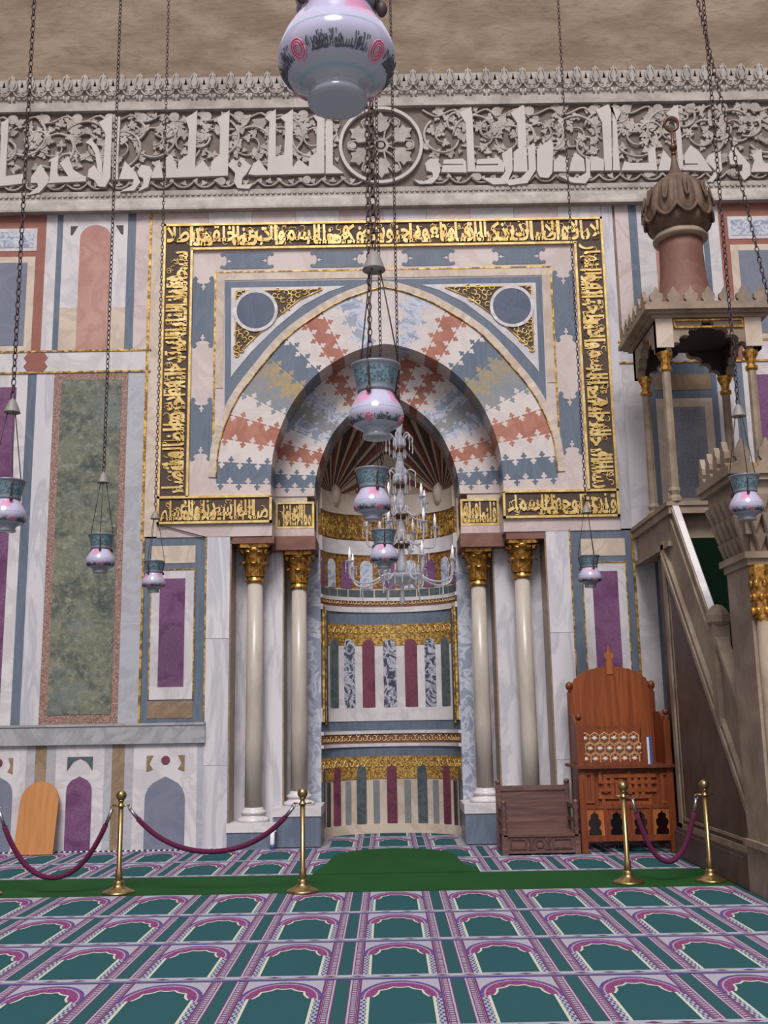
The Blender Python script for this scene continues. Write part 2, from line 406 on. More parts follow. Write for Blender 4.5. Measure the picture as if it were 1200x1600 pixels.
w2 = struct(wall_plane('wall_inner', 2.6, 7.4, ZI2, 1.43, ARCH2, Y1+.02, Y2, M['cream']))
for nm, x0, x1 in (('wall_left', -9.2, -8.6), ('wall_right', 8.6, 9.2)):
    b = MB(); b.box(x0, x1, -11.5, .6, -.1, 14.0); struct(b.build(nm, M['plaster']))

# ------------------------------------------------------------------ carpets
n = NT('prayer_carpet_pattern'); p, _r = n.pos(); px_, py_, pz_ = n.sep(p)
u = (px_+.2976)*(1/.7017); v = (py_+6.607)*(1/1.0939)
uf = ((u+.5).fract()-.5).abs(); d = .5-uf; vf = v.fract()
nz = n.noise(p, 60, 3, .7); nz2 = n.noise(p, 300, 2, .7)
W_, TEAL, PUR, BLU, CRM, MAG = sh((166, 164, 172)), sh((0, 74, 76)), sh((98, 24, 84)), sh((48, 50, 132)), sh((196, 196, 172)), sh((146, 40, 112))
ang = (vf-.58).atan2(d+.001)
def ell(a, h): return ((d*(1/a))*(d*(1/a))+((vf-.58).max(0.0)*(1/h))*((vf-.58).max(0.0)*(1/h))).sqrt()
lob = (ang*5.0).sin().abs()*.11
ef = n.math('ADD', ell(.26, .5)*((vf < .58)*1.0), (ell(.222, .205)+lob)*((vf > .58)*1.0))
eo = ell(.347, .345)
inrow = (vf > .075)*(vf < .955)
field = (ef < 1.0)*inrow
outl = (ef < 1.09)*inrow
band = (eo < 1.0)*(vf > .56)*inrow
colz = (d < .335)*(d > .26)*(vf < .60)*inrow
chk = n.math('SINE', vf*88.0)*n.math('SINE', d*150.0)
c = n.mix(0.0, W_, W_)
c = n.mix(colz, c, n.mix((chk > .1)*1.0, W_, n.mix((vf*9.0).fract() < .5, BLU, TEAL)))
c = n.mix(n.ss(n.noise(p, 95, 3, .7), .56, .64)*.55, c, n.mix(.5, PUR, BLU))
edge = (d > .335)*(d < .352)
c = n.mix(edge, c, PUR)
bandc = n.mix(n.ss(nz, .42, .62), PUR, MAG); bandc = n.mix((eo > .95)*1.0, bandc, BLU); bandc = n.mix((eo > .86)*(eo < .90)*.8, bandc, W_); bandc = n.mix((n.noise(p, 130, 2, .6) > .6)*.6, bandc, W_)
c = n.mix(band, c, bandc)
c = n.mix(outl, c, CRM); c = n.mix(field, c, TEAL)
bz = (uf > .055)*(uf < .148)
teeth = (((vf*26.0).fract() > .52)*(uf > .088)*(uf < .128)).max(((uf > .082)*(uf < .090))).max(((uf > .126)*(uf < .133)))
bc = n.mix(teeth, W_, PUR); bc = n.mix(((uf > .136)*(uf < .146)).max((uf > .055)*(uf < .066)), bc, PUR)
c = n.mix(bz, c, bc); c = n.mix((uf < .055)*1.0, c, TEAL)
dia = ((u*4.0).fract()-.5).abs()*2.0+((vf-.035)*(1/.03)).abs()*1.0
lo = n.mix((dia < .6)*1.0, W_, PUR)
c = n.mix((vf < .07)*1.0, c, lo); c = n.mix((vf < .012)*1.0, c, TEAL)
c = n.mix((vf > .955)*1.0, c, n.mix(((u*14.0).fract() > .6)*1.0, BLU, PUR)); c = n.mix((vf > .99)*1.0, c, W_)
c = n.mix(.10, c, n.mix(nz2, (0.0, .0, .0), (.62, .58, .66)))
n.bump(nz2, .4, .008); M['carpet'] = n.done(c, 1.0, 0, 0.0)

rows = [(-8.795, -7.701, -7.5, 7.5, 'green and purple prayer carpet strip nearest the camera, at the photo bottom edge'),
        (-7.701, -6.607, -7.5, 7.5, 'prayer carpet strip with the largest full green arches in front'),
        (-6.607, -5.513, -7.5, 7.5, 'prayer carpet strip third in front of the plain green runner'),
        (-5.513, -4.419, -7.5, 7.5, 'prayer carpet strip second in front of the plain green runner'),
        (-4.419, -3.38, -7.5, 3.22, 'prayer carpet strip touching the front edge of the green runner'),
        (-2.29, -1.196, -7.5, 3.22, 'arch patterned carpet strip just behind the green runner, under the bench front'),
        (-1.196, -.004, -7.5, 3.22, 'arch patterned carpet strip lying against the marble wall foot')]
for y0, y1, x0, x1, lb in rows:
    b = MB(); b.box(x0, x1, y0+.003, y1-.003, -.012, 0.0)
    foot_row = tag(b.build('prayer_carpet', M['carpet']), lb, 'carpet', 'strips of arch patterned prayer carpet')
pts = [(XC-.93, .88), (XC-1.38, .88), (XC-1.38, .82), (XC-.80, .82), (XC-.80, .0), (XC+.80, .0), (XC+.80, .82), (XC+1.38, .82), (XC+1.38, .88), (XC+.93, .88)]
pts = pts[3:7]+[(XC+.92*math.cos(a), .9+.64*math.sin(a)) for a in np.linspace(0.02, PI-.02, 24)]
b = MB(); b.prismZ(pts, -.012, 0.0); tag(b.build('prayer_carpet', M['carpet']), 'small arch patterned carpet piece inside the niche floor', 'carpet')
b = MB(); b.box(-7.5, 3.22, -3.377, -2.293, -.012, .004)
tag(b.build('carpet_runner', M['runner']), 'long plain green carpet runner crossing the floor under the brass posts', 'carpet')
# green mat with a rounded back in front of the niche
g0, g1 = -.80, .86
mp = [(-.62, -.75), (-.70, -1.0), (-.72, -2.25), (.92, -2.25), (.86, -1.5), (.66, -.75)]
mp = [(-.80, -2.27), (.93, -2.27), (.93, -2.05), (.80, -1.72)]+[(0.05+.72*math.cos(a), -1.2+.95*math.sin(a)**.8) for a in np.linspace(.15, PI-.15, 20)]+[(-.70, -1.6), (-.76, -1.95)]
b = MB(); b.prismZ(mp, 0.001, .012); tag(b.build('carpet_mat', M['runner']), 'plain green mat with rounded back end in front of the niche', 'carpet')
# beaded carpet edge at the wall foot
b = MB()
for k in range(96):
    x = -5.4+k*.0345
    if x < -2.05: b.box(x, x+.026, -.040, -.012, -.001, .012, k % 2)
b.build('fringe', [M['black'], M['paper']], foot_row)

# ================================================================== STONE FRIEZE OVER THE WALL
Z_CT, Z_CB, Z_F, Z_T0, Z_T1, Z_C = 10.72, 10.29, 10.19, 8.90, 10.13, 8.585
fz = thing('carved_frieze', 'broad carved stone frieze with tall angular lettering across the wall top', 'frieze')
XL, XR = -6.2, 6.3
b = MB(); b.box(XL, XR, -.03, .03, Z_T0, Z_T1); b.build('ground_panel', M['stoned'], fz)
b = MB()
b.box(XL, XR, -.10, .03, Z_T1, Z_F-.02); b.box(XL, XR, -.05, .03, Z_F-.02, Z_CB)
b.box(XL, XR, -.055, .03, Z_T0-.12, Z_T0); b.prismX([(.03, Z_T0-.12), (-.055, Z_T0-.12), (-.075, Z_T0-.16), (-.11, Z_C+.03), (-.11, Z_C), (.03, Z_C)], XL, XR)
random.seed(3)
x = XL
while x < XR:                                  # small beads of the lower moulding
    b.disc(x, Z_T0-.06, .028, -.072, -.05, 0, 8); x += .075
b.build('moulding', M['stone'], fz)
# leaf cresting
def trefoil_pts():
    L = [(.38, 0), (.40, .14), (.30, .16), (.18, .22), (.16, .34), (.26, .44), (.37, .42), (.34, .54), (.40, .68), (.5, .74)]
    return L+[(1-x, z) for x, z in L[:-1][::-1]]
TRE = trefoil_pts()
b = MB()
def leafm(b, x, z, w, h, y0=-.07, y1=.02, m=0):
    o = [(0, 0), (-.30, .06), (-.46, .30), (-.40, .58), (-.22, .72), (-.30, .82), (-.12, .84), (0, 1.0)]
    o = o+[(-a, c) for a, c in o[1:-1][::-1]]
    b.prism([(x+a*w, z+c*h) for a, c in o], y0, y1, m)
k = 0; x = XL+.05
b.box(XL, XR, -.02, .03, Z_CB, Z_CT-.14)
while x < XR-.1:
    leafm(b, x+.13, Z_CB+.18, .17, .27)
    b.prism([(x-.02, Z_CT-.16), (x+.05, Z_CT-.14), (x+.13, Z_CT-.20), (x+.21, Z_CT-.14), (x+.28, Z_CT-.16), (x+.26, Z_CT-.04), (x, Z_CT-.04)], -.02, .02)
    for sgn in (-1, 1):
        b.tube(crv([(x+.13+sgn*.015, -.05, Z_CB+.20), (x+.13+sgn*.06, -.055, Z_CB+.12), (x+.13+sgn*.115, -.055, Z_CB+.10), (x+.13+sgn*.12, -.055, Z_CB+.17), (x+.13+sgn*.08, -.055, Z_CB+.17)], 4), .014, 5)
        b.tube([(x+.13+sgn*.03, -.05, Z_CB+.02), (x+.13+sgn*.035, -.05, Z_CB+.10)], .017, 5)
        b.tube(crv([(x+.13+sgn*.03, -.085, Z_CB+.22), (x+.13+sgn*.05, -.09, Z_CB+.30), (x+.13+sgn*.02, -.08, Z_CB+.40)], 4), .009, 5)
    x += .262
b.build('leaf_cresting', M['stone'], fz)
# tall angular lettering, stroke outlines measured from the photograph
bL, bR = MB(), MB()
def strokes(ox, oy, s, polys, y0=-.085):
    for iq, q in enumerate(polys):
        (bL if ox < 500 else bR).prism([P(ox+x/s, oy+y/s) for x, y in q], y0-.0012*iq, -.02)
strokes(0, 110, 4, [
 [(-60, 340), (14, 330), (6, 700), (-60, 745)], [(22, 345), (68, 325), (48, 680), (160, 665), (165, 725), (8, 742)],
 [(205, 722), (205, 690), (265, 605), (320, 690), (310, 724), (258, 782), (180, 800), (250, 745), (245, 722)],
 [(322, 700), (332, 590), (310, 590), (378, 545), (370, 660), (380, 682), (548, 680), (548, 712), (312, 724)],
 [(385, 600), (440, 560), (470, 640), (550, 690), (450, 700)],
 [(628, 345), (712, 300), (700, 690), (668, 748), (625, 745), (600, 705), (558, 685), (565, 640), (600, 612), (650, 690), (670, 420)],
 [(545, 470), (580, 448), (625, 505), (648, 600), (650, 690), (620, 640), (605, 540), (580, 492)],
 [(730, 310), (762, 312), (748, 560), (747, 702), (712, 704)],
 [(753, 700), (757, 690), (790, 590), (860, 660), (885, 720), (850, 770), (760, 778), (840, 738), (845, 700)],
 [(868, 655), (893, 612), (945, 620), (965, 660), (950, 690), (935, 748), (870, 778), (905, 732), (905, 695), (877, 682)],
 [(953, 694), (975, 630), (1008, 585), (1030, 692)]])
strokes(250, 110, 4, [
 [(45, 690), (45, 562), (82, 545), (118, 640), (122, 588), (180, 545), (188, 390), (168, 322), (240, 270), (225, 630), (275, 580), (322, 645), (328, 590), (378, 545), (382, 390), (363, 322), (440, 270), (430, 676)],
 [(428, 610), (465, 570), (482, 590), (500, 586), (488, 602), (492, 618), (505, 626), (516, 616), (514, 600), (502, 588), (508, 562), (545, 590), (575, 615), (545, 665), (520, 690), (515, 738), (588, 725), (560, 758), (490, 754), (470, 720), (475, 660)],
 [(556, 668), (590, 600), (625, 580), (675, 650), (680, 560), (688, 340), (658, 318), (728, 262), (727, 560), (780, 545), (788, 345), (758, 318), (835, 262), (832, 625), (870, 575), (932, 622), (935, 568), (980, 530), (985, 340), (955, 300), (1030, 322), (1030, 662), (600, 674)],
 [(1037, 336), (1082, 340), (1082, 610), (1150, 662), (1037, 664)]])
strokes(500, 110, 4, [
 [(655, 600), (685, 570), (735, 570), (752, 640), (735, 690), (700, 725), (620, 728), (582, 700), (650, 712), (705, 682), (700, 655), (665, 645)],
 [(755, 655), (765, 612), (892, 610), (892, 604), (766, 603), (772, 578), (890, 570), (910, 590), (915, 657)],
 [(870, 287), (942, 248), (950, 300), (966, 652), (920, 652), (908, 350)]])
strokes(740, 110, 4, [
 [(5, 652), (12, 614), (150, 612), (150, 602), (15, 604), (22, 575), (150, 565), (188, 600), (188, 652)],
 [(172, 540), (236, 500), (240, 640), (202, 727), (120, 732), (46, 690), (165, 692), (195, 650)],
 [(226, 286), (302, 238), (314, 245), (326, 492), (275, 502), (268, 350)],
 [(246, 530), (290, 494), (326, 500), (332, 652), (246, 652)],
 [(334, 500), (377, 475), (385, 640), (332, 722), (220, 738), (183, 710), (290, 692), (340, 640)],
 [(391, 512), (472, 452), (492, 480), (486, 660), (462, 692), (408, 687), (391, 650)],
 [(494, 652), (494, 590), (532, 553), (582, 577), (584, 652)],
 [(590, 650), (602, 590), (626, 533), (682, 575), (690, 650)],
 [(692, 560), (722, 590), (720, 690), (692, 727), (610, 722), (526, 680), (640, 692), (697, 660)],
 [(724, 647), (724, 590), (757, 558), (806, 580), (806, 647)],
 [(755, 270), (832, 236), (850, 252), (856, 647), (812, 647), (795, 350)], [(838, 244), (914, 280), (885, 340), (906, 647), (862, 647), (858, 250)],
 [(914, 647), (935, 588), (962, 600), (1085, 600), (1080, 540), (1122, 490), (1137, 647)]])
strokes(960, 110, 5, [
 [(330, 807), (370, 645), (450, 740), (520, 800)],
 [(390, 362), (482, 293), (488, 385), (508, 520), (527, 790), (490, 792), (460, 420)],
 [(518, 802), (535, 764), (640, 760), (640, 752), (538, 752), (535, 680), (580, 608), (650, 660), (752, 812)],
 [(698, 732), (720, 685), (815, 663), (827, 800), (752, 897), (708, 892), (780, 812)],
 [(878, 690), (910, 608), (1042, 760), (1047, 840), (1000, 882), (930, 820), (985, 812), (985, 762), (890, 758)],
 [(1052, 817), (1077, 730), (1058, 690), (1132, 638), (1142, 750), (1300, 752), (1300, 817)],
 [(1230, 360), (1320, 300), (1330, 700), (1290, 740), (1260, 400)]])
bL.build('kufic_lettering', M['letter'], fz); bR.build('kufic_lettering', M['letter'], fz)
# medallion with a leaf rosette
b = MB(); mc = P(595.3, 231); rm = .595
b.ring(mc[0], mc[1], rm-.045, rm, -.095, -.02, 0, 48)
b.build('medallion_ring', M['letter'], fz)
b = MB()
for k in range(6):
    a = PI/6+k*PI/3
    for rr, w, hh in ((.30, .17, .24),):
        cx, cz = mc[0]+.20*math.cos(a), mc[1]+.20*math.sin(a)
        o = [(0, 0), (-.30, .10), (-.5, .36), (-.34, .52), (-.44, .74), (-.18, .78), (0, 1.0)]; o = o+[(-p_, q_) for p_, q_ in o[1:-1][::-1]]
        ca, sa = math.cos(a-PI/2), math.sin(a-PI/2)
        b.prism([(cx+p_*.26*ca-q_*.31*sa, cz+p_*.26*sa+q_*.31*ca) for p_, q_ in o], -.08, -.02)
    a2 = a+PI/6
    for q in (-1, 1):
        b.tube(crv([(mc[0]+.08*math.cos(a2), -.06, mc[1]+.08*math.sin(a2)), (mc[0]+.28*math.cos(a2+q*.25), -.065, mc[1]+.28*math.sin(a2+q*.25)), (mc[0]+.45*math.cos(a2+q*.12), -.065, mc[1]+.45*math.sin(a2+q*.12)), (mc[0]+.46*math.cos(a2-q*.10), -.065, mc[1]+.46*math.sin(a2-q*.10))], 6), .016, 6)
    b.disc(mc[0]+.40*math.cos(a2), mc[1]+.40*math.sin(a2), .05, -.075, -.02, 0, 10)
b.ring(mc[0], mc[1], .07, .11, -.075, -.02, 0, 20); b.disc(mc[0], mc[1], .045, -.08, -.02, 0, 10)
b.build('medallion_rosette', M['stone'], fz)
# scrolling vines behind the letters
VL, VR = MB(), MB(); random.seed(11)
def leaf3(b, x, z, a, s, y0=-.066):
    o = [(0, 0), (-.22, .10), (-.50, .06), (-.62, .34), (-.42, .46), (-.26, .44), (-.30, .72), (-.14, .80), (0, 1.12)]; o = o+[(-p_, q_) for p_, q_ in o[1:-1][::-1]]
    ca, sa = math.cos(a), math.sin(a)
    b.prism([(x+s*(p_*ca-q_*sa), z+s*(p_*sa+q_*ca)) for p_, q_ in o], y0+random.uniform(-.010, .016), -.02)
def scroll(b, x, z, r, a0, sg, turns=1.35):
    pts = []
    for k in range(34):
        t = k/33; a = a0+sg*turns*2*PI*t; rr = r*(1-.72*t)
        pts.append((x+rr*math.cos(a), -.052-.012*math.sin(t*9), z+rr*math.sin(a)))
    b.tube(pts, [.022*(1-.35*k/33) for k in range(34)], 5)
    e = pts[-1]; leaf3(b, e[0], e[2], a0+sg*turns*2*PI, .11)
    for k in (5, 11, 17, 23):
        q = pts[k]; a = a0+sg*turns*2*PI*k/33
        leaf3(b, q[0], q[2], a-PI/2+random.uniform(-.7, .7), random.uniform(.07, .12))
        leaf3(b, q[0], q[2], a+PI/2+random.uniform(-.7, .7), random.uniform(.06, .10))
x = XL+.25; k = 0
while x < XR-.2:
    b = VL if x < mc[0] else VR
    if abs(x-mc[0]) > rm+.10:
        zc = (Z_T0+.72) if k % 2 else (Z_T0+.80)
        scroll(b, x, zc+random.uniform(-.05, .05), random.uniform(.30, .36), random.uniform(0, 6), 1 if k % 2 else -1)
        for q in range(9): leaf3(b, x+random.uniform(-.3, .3), Z_T1-random.uniform(.05, .40), random.uniform(0, 6.2), random.uniform(.07, .15))
        scroll(b, x+.2, zc+random.uniform(-.28, .30), random.uniform(.15, .20), random.uniform(0, 6), -1 if k % 2 else 1)
        for q in range(8): leaf3(b, x+random.uniform(-.3, .3), Z_T0+random.uniform(.30, .60), random.uniform(0, 6.2), random.uniform(.06, .11))
        b.disc(x+.3, Z_T1-.10, .075, -.07, -.02, 0, 10)
        b.tube(crv([(x-.3, -.05, Z_T1-.05), (x-.1, -.055, Z_T1-.16), (x+.15, -.055, Z_T1-.06), (x+.3, -.05, Z_T1-.2)], 5), .018, 5)
    x += .46; k += 1
x = XL; k = 0; pts = []
while x < XR:                                   # low running vine under the baseline
    b = VL if x < mc[0] else VR
    if abs(x-mc[0]) > rm-.12:
        b.tube(crv([(x, -.05, Z_T0+.14), (x+.10, -.055, Z_T0+.05), (x+.22, -.055, Z_T0+.05), (x+.32, -.05, Z_T0+.14)], 4), .016, 5)
        leaf3(b, x+.16, Z_T0+.08, random.uniform(-1, 1), .08); leaf3(b, x+.02, Z_T0+.16, PI+random.uniform(-1, 1), .07)
        if k % 4 == 1: b.disc(x+.1, Z_T0+.12, .06, -.075, -.02, 0, 10)
    x += .30; k += 1
VL.build('vine_relief', M['stone'], fz); VR.build('vine_relief', M['stone'], fz)
# ================================================================== ARABIC LETTERING
AR = {'ا': (0xFE8D, 2), 'ب': (0xFE8F, 4), 'ة': (0xFE93, 2), 'ت': (0xFE95, 4), 'ث': (0xFE99, 4), 'ج': (0xFE9D, 4), 'ح': (0xFEA1, 4), 'خ': (0xFEA5, 4), 'د': (0xFEA9, 2), 'ذ': (0xFEAB, 2), 'ر': (0xFEAD, 2), 'ز': (0xFEAF, 2), 'س': (0xFEB1, 4), 'ش': (0xFEB5, 4), 'ص': (0xFEB9, 4), 'ض': (0xFEBD, 4), 'ط': (0xFEC1, 4), 'ظ': (0xFEC5, 4), 'ع': (0xFEC9, 4), 'غ': (0xFECD, 4), 'ف': (0xFED1, 4), 'ق': (0xFED5, 4), 'ك': (0xFED9, 4), 'ل': (0xFEDD, 4), 'م': (0xFEE1, 4), 'ن': (0xFEE5, 4), 'ه': (0xFEE9, 4), 'و': (0xFEED, 2), 'ى': (0xFEEF, 2), 'ي': (0xFEF1, 4)}
def shape_ar(s):
    out = []; i = 0
    while i < len(s):
        c = s[i]
        if c not in AR: out.append(c); i += 1; continue
        pj = i > 0 and s[i-1] in AR and AR[s[i-1]][1] == 4
        if c == 'ل' and i+1 < len(s) and s[i+1] == 'ا':
            out.append(chr(0xFEFC if pj else 0xFEFB)); i += 2; continue
        nj = AR[c][1] == 4 and i+1 < len(s) and s[i+1] in AR
        out.append(chr(AR[c][0]+(3 if pj and nj else 1 if pj else 2 if nj else 0))); i += 1
    return ''.join(reversed(out))
_tc = {}
def word(s, bold=.022):
    if (s, bold) in _tc: return _tc[(s, bold)]
    cu = bpy.data.curves.new('lettering', 'FONT'); cu.body = shape_ar(s); cu.size = 1; cu.offset = bold; cu.extrude = .5; cu.resolution_u = 2
    o = bpy.data.objects.new('lettering', cu); COL.objects.link(o)
    dg = bpy.context.evaluated_depsgraph_get(); me = bpy.data.meshes.new_from_object(o.evaluated_get(dg))
    v = np.array([tuple(q.co) for q in me.vertices]); f = [tuple(q.vertices) for q in me.polygons]
    bpy.data.objects.remove(o); bpy.data.curves.remove(cu); bpy.data.meshes.remove(me)
    v[:, 0] -= v[:, 0].min(); _tc[(s, bold)] = (v, f, float(v[:, 0].max())); return _tc[(s, bold)]
def text_band(b, s, L, Hb, mapf, tiers=True, m=0, bold=.024, lap=.50, deep=.010):
    """right-to-left line of words filling a band L long and Hb high; mapf(u from the right end, w up from the middle, depth)"""
    ws = s.split(); items = []; x = 0.0
    for i, w in enumerate(ws):
        v, f, wd = word(w, bold); items.append((x, v, f, wd, i)); x += wd*lap+.10 if tiers else wd+.22
    tot = items[-1][0]+items[-1][3]; sx = L/tot
    for x0, v, f, wd, i in items:
        if tiers:
            off = (.10 if i % 2 else -.10)*Hb; sy = Hb*.98/.78
        else: off = -.30*Hb; sy = Hb*.78/.78
        vs = []
        for q in v:
            w_ = (q[1]-(.28 if tiers else 0))*sy+off; w_ = max(-Hb*.48, min(Hb*.48, w_))
            vs.append(mapf((x0+wd-q[0])*sx, w_, (q[2]+.5)*deep*(1+.13*(i % 7))))
        b.add(vs, f, m)
def curls(b, n, L, Hb, mapf, m=0, seed=1, r=.012):
    rnd = random.Random(seed)
    for k in range(n):
        u0, w0, a0, s = rnd.uniform(.05, L-.05), rnd.uniform(-.40, .40)*Hb, rnd.uniform(0, 6.2), rnd.choice((-1, 1))
        pts = []
        R = Hb*rnd.uniform(.10, .20)
        for j in range(9):
            t = j/8; a = a0+s*4.2*t
            uu = u0+R*(1-.6*t)*math.cos(a); ww = max(-Hb*.47, min(Hb*.47, w0+R*(1-.6*t)*math.sin(a)))
            pts.append(mapf(uu, ww, .004))
        b.tube(pts, r*.62, 4, m=m)

# ================================================================== GILDED INSCRIPTION FRAME
FX0, FX1, FZ0, FZ1, BW = XC-3.05, XC+3.07, 4.13, 8.395, .375
GX0, GX1, GZ0, GZ1 = FX0+BW+.02, FX1-BW-.02, 4.49, FZ1-BW
fr = thing('gilded_inscription', 'gilded square inscription frame of dense dark ground lettering around the arch', 'inscription')
A1x = 1.53
b = MB()
b.box(FX0, FX1, -.03, .03, GZ1, FZ1); b.box(FX0, GX0, -.03, .03, FZ0, GZ1); b.box(GX1, FX1, -.03, .03, FZ0, GZ1)
b.box(GX0, XC-A1x, -.03, .03, FZ0, GZ0); b.box(XC+A1x, GX1, -.03, .03, FZ0, GZ0)
b.build('ground', M['ground'], fr)
b = MB(); e = .032
def hl(x0, x1, z, t=e, y=-.05): b.box(x0, x1, y, -.02, z-t/2, z+t/2)
def vl(x, z0, z1, t=e, y=-.05): b.box(x-t/2, x+t/2, y, -.02, z0, z1)
hl(FX0, FX1, FZ1-e/2); hl(GX0-.02, GX1+.02, GZ1); vl(FX0+e/2, FZ0, FZ1); vl(FX1-e/2, FZ0, FZ1); vl(GX0, GZ0, GZ1); vl(GX1, GZ0, GZ1)
hl(FX0, XC-A1x, FZ0+e/2); hl(XC+A1x, FX1, FZ0+e/2); hl(FX0, XC-A1x, GZ0); hl(XC+A1x, FX1, GZ0)
vl(XC-A1x-e/2, FZ0, GZ0); vl(XC+A1x+e/2, FZ0, GZ0)
b.build('gilt_border', M['gold'], fr)
b = MB(); Hb = BW-2*e
yl = -.03
def top_map(u, w, d): return (FX1-e*1.3-u, yl-d, (FZ1+GZ1)/2+w)
def right_map(u, w, d): return ((GX1+FX1)/2+w, yl-d, GZ0+.03+u)
def left_map(u, w, d): return ((FX0+GX0)/2-w, yl-d, GZ1-.03-u)
def br_map(u, w, d): return (FX1-.04-u, yl-d, (FZ0+GZ0)/2+w)
def bl_map(u, w, d): return (XC-A1x-.05-u, yl-d, (FZ0+GZ0)/2+w)
T_R = 'بسم الله الرحمن الرحيم ان في خلق السموات والارض واختلاف الليل والنهار'
T_T = 'لايات لاولي الالباب الذين يذكرون الله قياما وقعودا وعلى جنوبهم ويتفكرون في خلق السموات والارض ربنا ما خلقت هذا باطلا'
T_L = 'سبحانك فقنا عذاب النار ربنا انك من تدخل النار فقد اخزيته وما للظالمين من انصار'
Ht = .305
text_band(b, T_T, FX1-FX0-2.6*e, Ht, top_map); curls(b, 130, FX1-FX0-.1, Ht, top_map, seed=2)
text_band(b, T_R, GZ1-GZ0-.05, Ht, right_map); curls(b, 90, GZ1-GZ0-.05, Ht, right_map, seed=3)
text_band(b, T_L, GZ1-GZ0-.05, Ht, left_map); curls(b, 90, GZ1-GZ0-.05, Ht, left_map, seed=4)
text_band(b, 'قد نرى تقلب وجهك في السماء', FX1-XC-A1x-.1, .28, br_map); curls(b, 32, FX1-XC-A1x-.12, .28, br_map, seed=5)
text_band(b, 'صلى الله على سيدنا محمد واله وسلم', XC-A1x-FX0-.1, .28, bl_map); curls(b, 32, XC-A1x-FX0-.12, .28, bl_map, seed=6)
b.build('lettering', M['gold'], fr)

# ================================================================== MARBLE FACING INSIDE THE FRAME
M['field'] = marble('pinkish_cream_marble', (206, 192, 186), (172, 152, 146), 1.2, .3, .06)
M['slate'] = marble('dark_slate_marble', (78, 86, 104), (104, 112, 126), 2.5, .3, .05)
fc = thing('marble_facing', 'white marble facing with blue trefoil ended inlays around the pointed arch', 'wall facing')
A = full(IN1)
b = MB()
hx = 1.53
Efull = full(np.array([q for q in EX1 if q[1] > GZ0+.02]))
b.prism([(GX0, GZ0), (GX0, GZ1), (GX1, GZ1), (GX1, GZ0), (XC+2.27, GZ0)]+Efull[::-1]+[(XC-2.27, GZ0)], -.01, .03)
b.build('field_slab', M['field'], fc)
# blue cartouches with trefoil ends
def cart_end(w, n=1):                          # path across an end of width w; + = outwards
    L = [(0, 0), (.03, .26), (.10, .34), (.20, .30), (.24, .20), (.16, .12), (.24, .02), (.34, -.02)]
    t = [(.34+.32*x, -.02-.46*z*1.0) for x, z in TRE]
    R = [(1-x, z) for x, z in L[::-1]]
    return [(x*w, z*w) for x, z in L+t+R]
def cartouche(b, cx, cz, half, w, vert, m=0):
    top = cart_end(w); poly = [(x-w/2, half+z) for x, z in top]+[(w/2-x, -half-z) for x, z in top]
    if vert: pts = [(cx+p_, cz+q_) for p_, q_ in poly]
    else: pts = [(cx+q_, cz+p_) for p_, q_ in poly]
    b.prism(pts, -.016, -.005, m)
def cart(cx, cz, half, w, vert):
    b = MB(); cartouche(b, cx, cz, half, w, vert); b.build('blue_inlay', M['blue'], fc)
ix = 2.31                                      # half width of the inner moulding frame
cw = GX1-XC-ix-.045
for sgn in (-1, 1):
    xc_ = XC+sgn*(ix+.02+cw/2)
    cart(xc_, 7.10, .42, cw*.94, True); cart(xc_, 5.43, .34, cw*.94, True)
    # trefoil tip of the upright white blocks
ih = GZ1-.05-7.70
for cx_ in (-1.89, -.64, .63, 1.89):
    cart(XC+cx_, 7.68+.03+ih/2, .29, ih*.9, False)
b = MB()
iz0, iz1 = 4.77, 7.665
b.box(XC-ix-.02, XC+ix+.02, -.022, -.005, iz1, iz1+.02, 1)
for sgn in (-1, 1): b.box(min(XC+sgn*ix, XC+sgn*(ix+.025)), max(XC+sgn*ix, XC+sgn*(ix+.025)), -.022, -.005, iz0, iz1, 1)
b.build('inner_gilt_line', [M['gold'], M['gold2']], fc)
b = MB()
b.box(XC-ix, XC+ix, -.018, -.005, iz1-.11, iz1); 
# arch moulding outside the voussoirs
Eout = resamp(np.array([q for q in EX1 if q[1] > 4.74]), 60)
tan = np.gradient(Eout, axis=0); nr = np.c_[-tan[:, 1], tan[:, 0]]; nr /= np.linalg.norm(nr, axis=1)[:, None]
EOUT = Eout+nr*.105; EOUT[-1][0] = 0; EOUT = EOUT[EOUT[:, 0] <= 0]
for w in (lef, mir):
    b.strip(w(Eout), w(EOUT if len(EOUT) == len(Eout) else resamp(EOUT, len(Eout))), -.026, -.005)
for sgn in (-1, 1): b.box(min(XC+sgn*(ix-.11), XC+sgn*ix), max(XC+sgn*(ix-.11), XC+sgn*ix), -.018, -.005, 6.0, iz1-.11)
b.build('arch_moulding', M['cream'], fc)
for w in (lef, mir):
    b = MB(); b.tube([(x, -.028, z) for x, z in w(Eout)], .011, 5); b.build('arch_gilt_line', M['gold2'], fc)
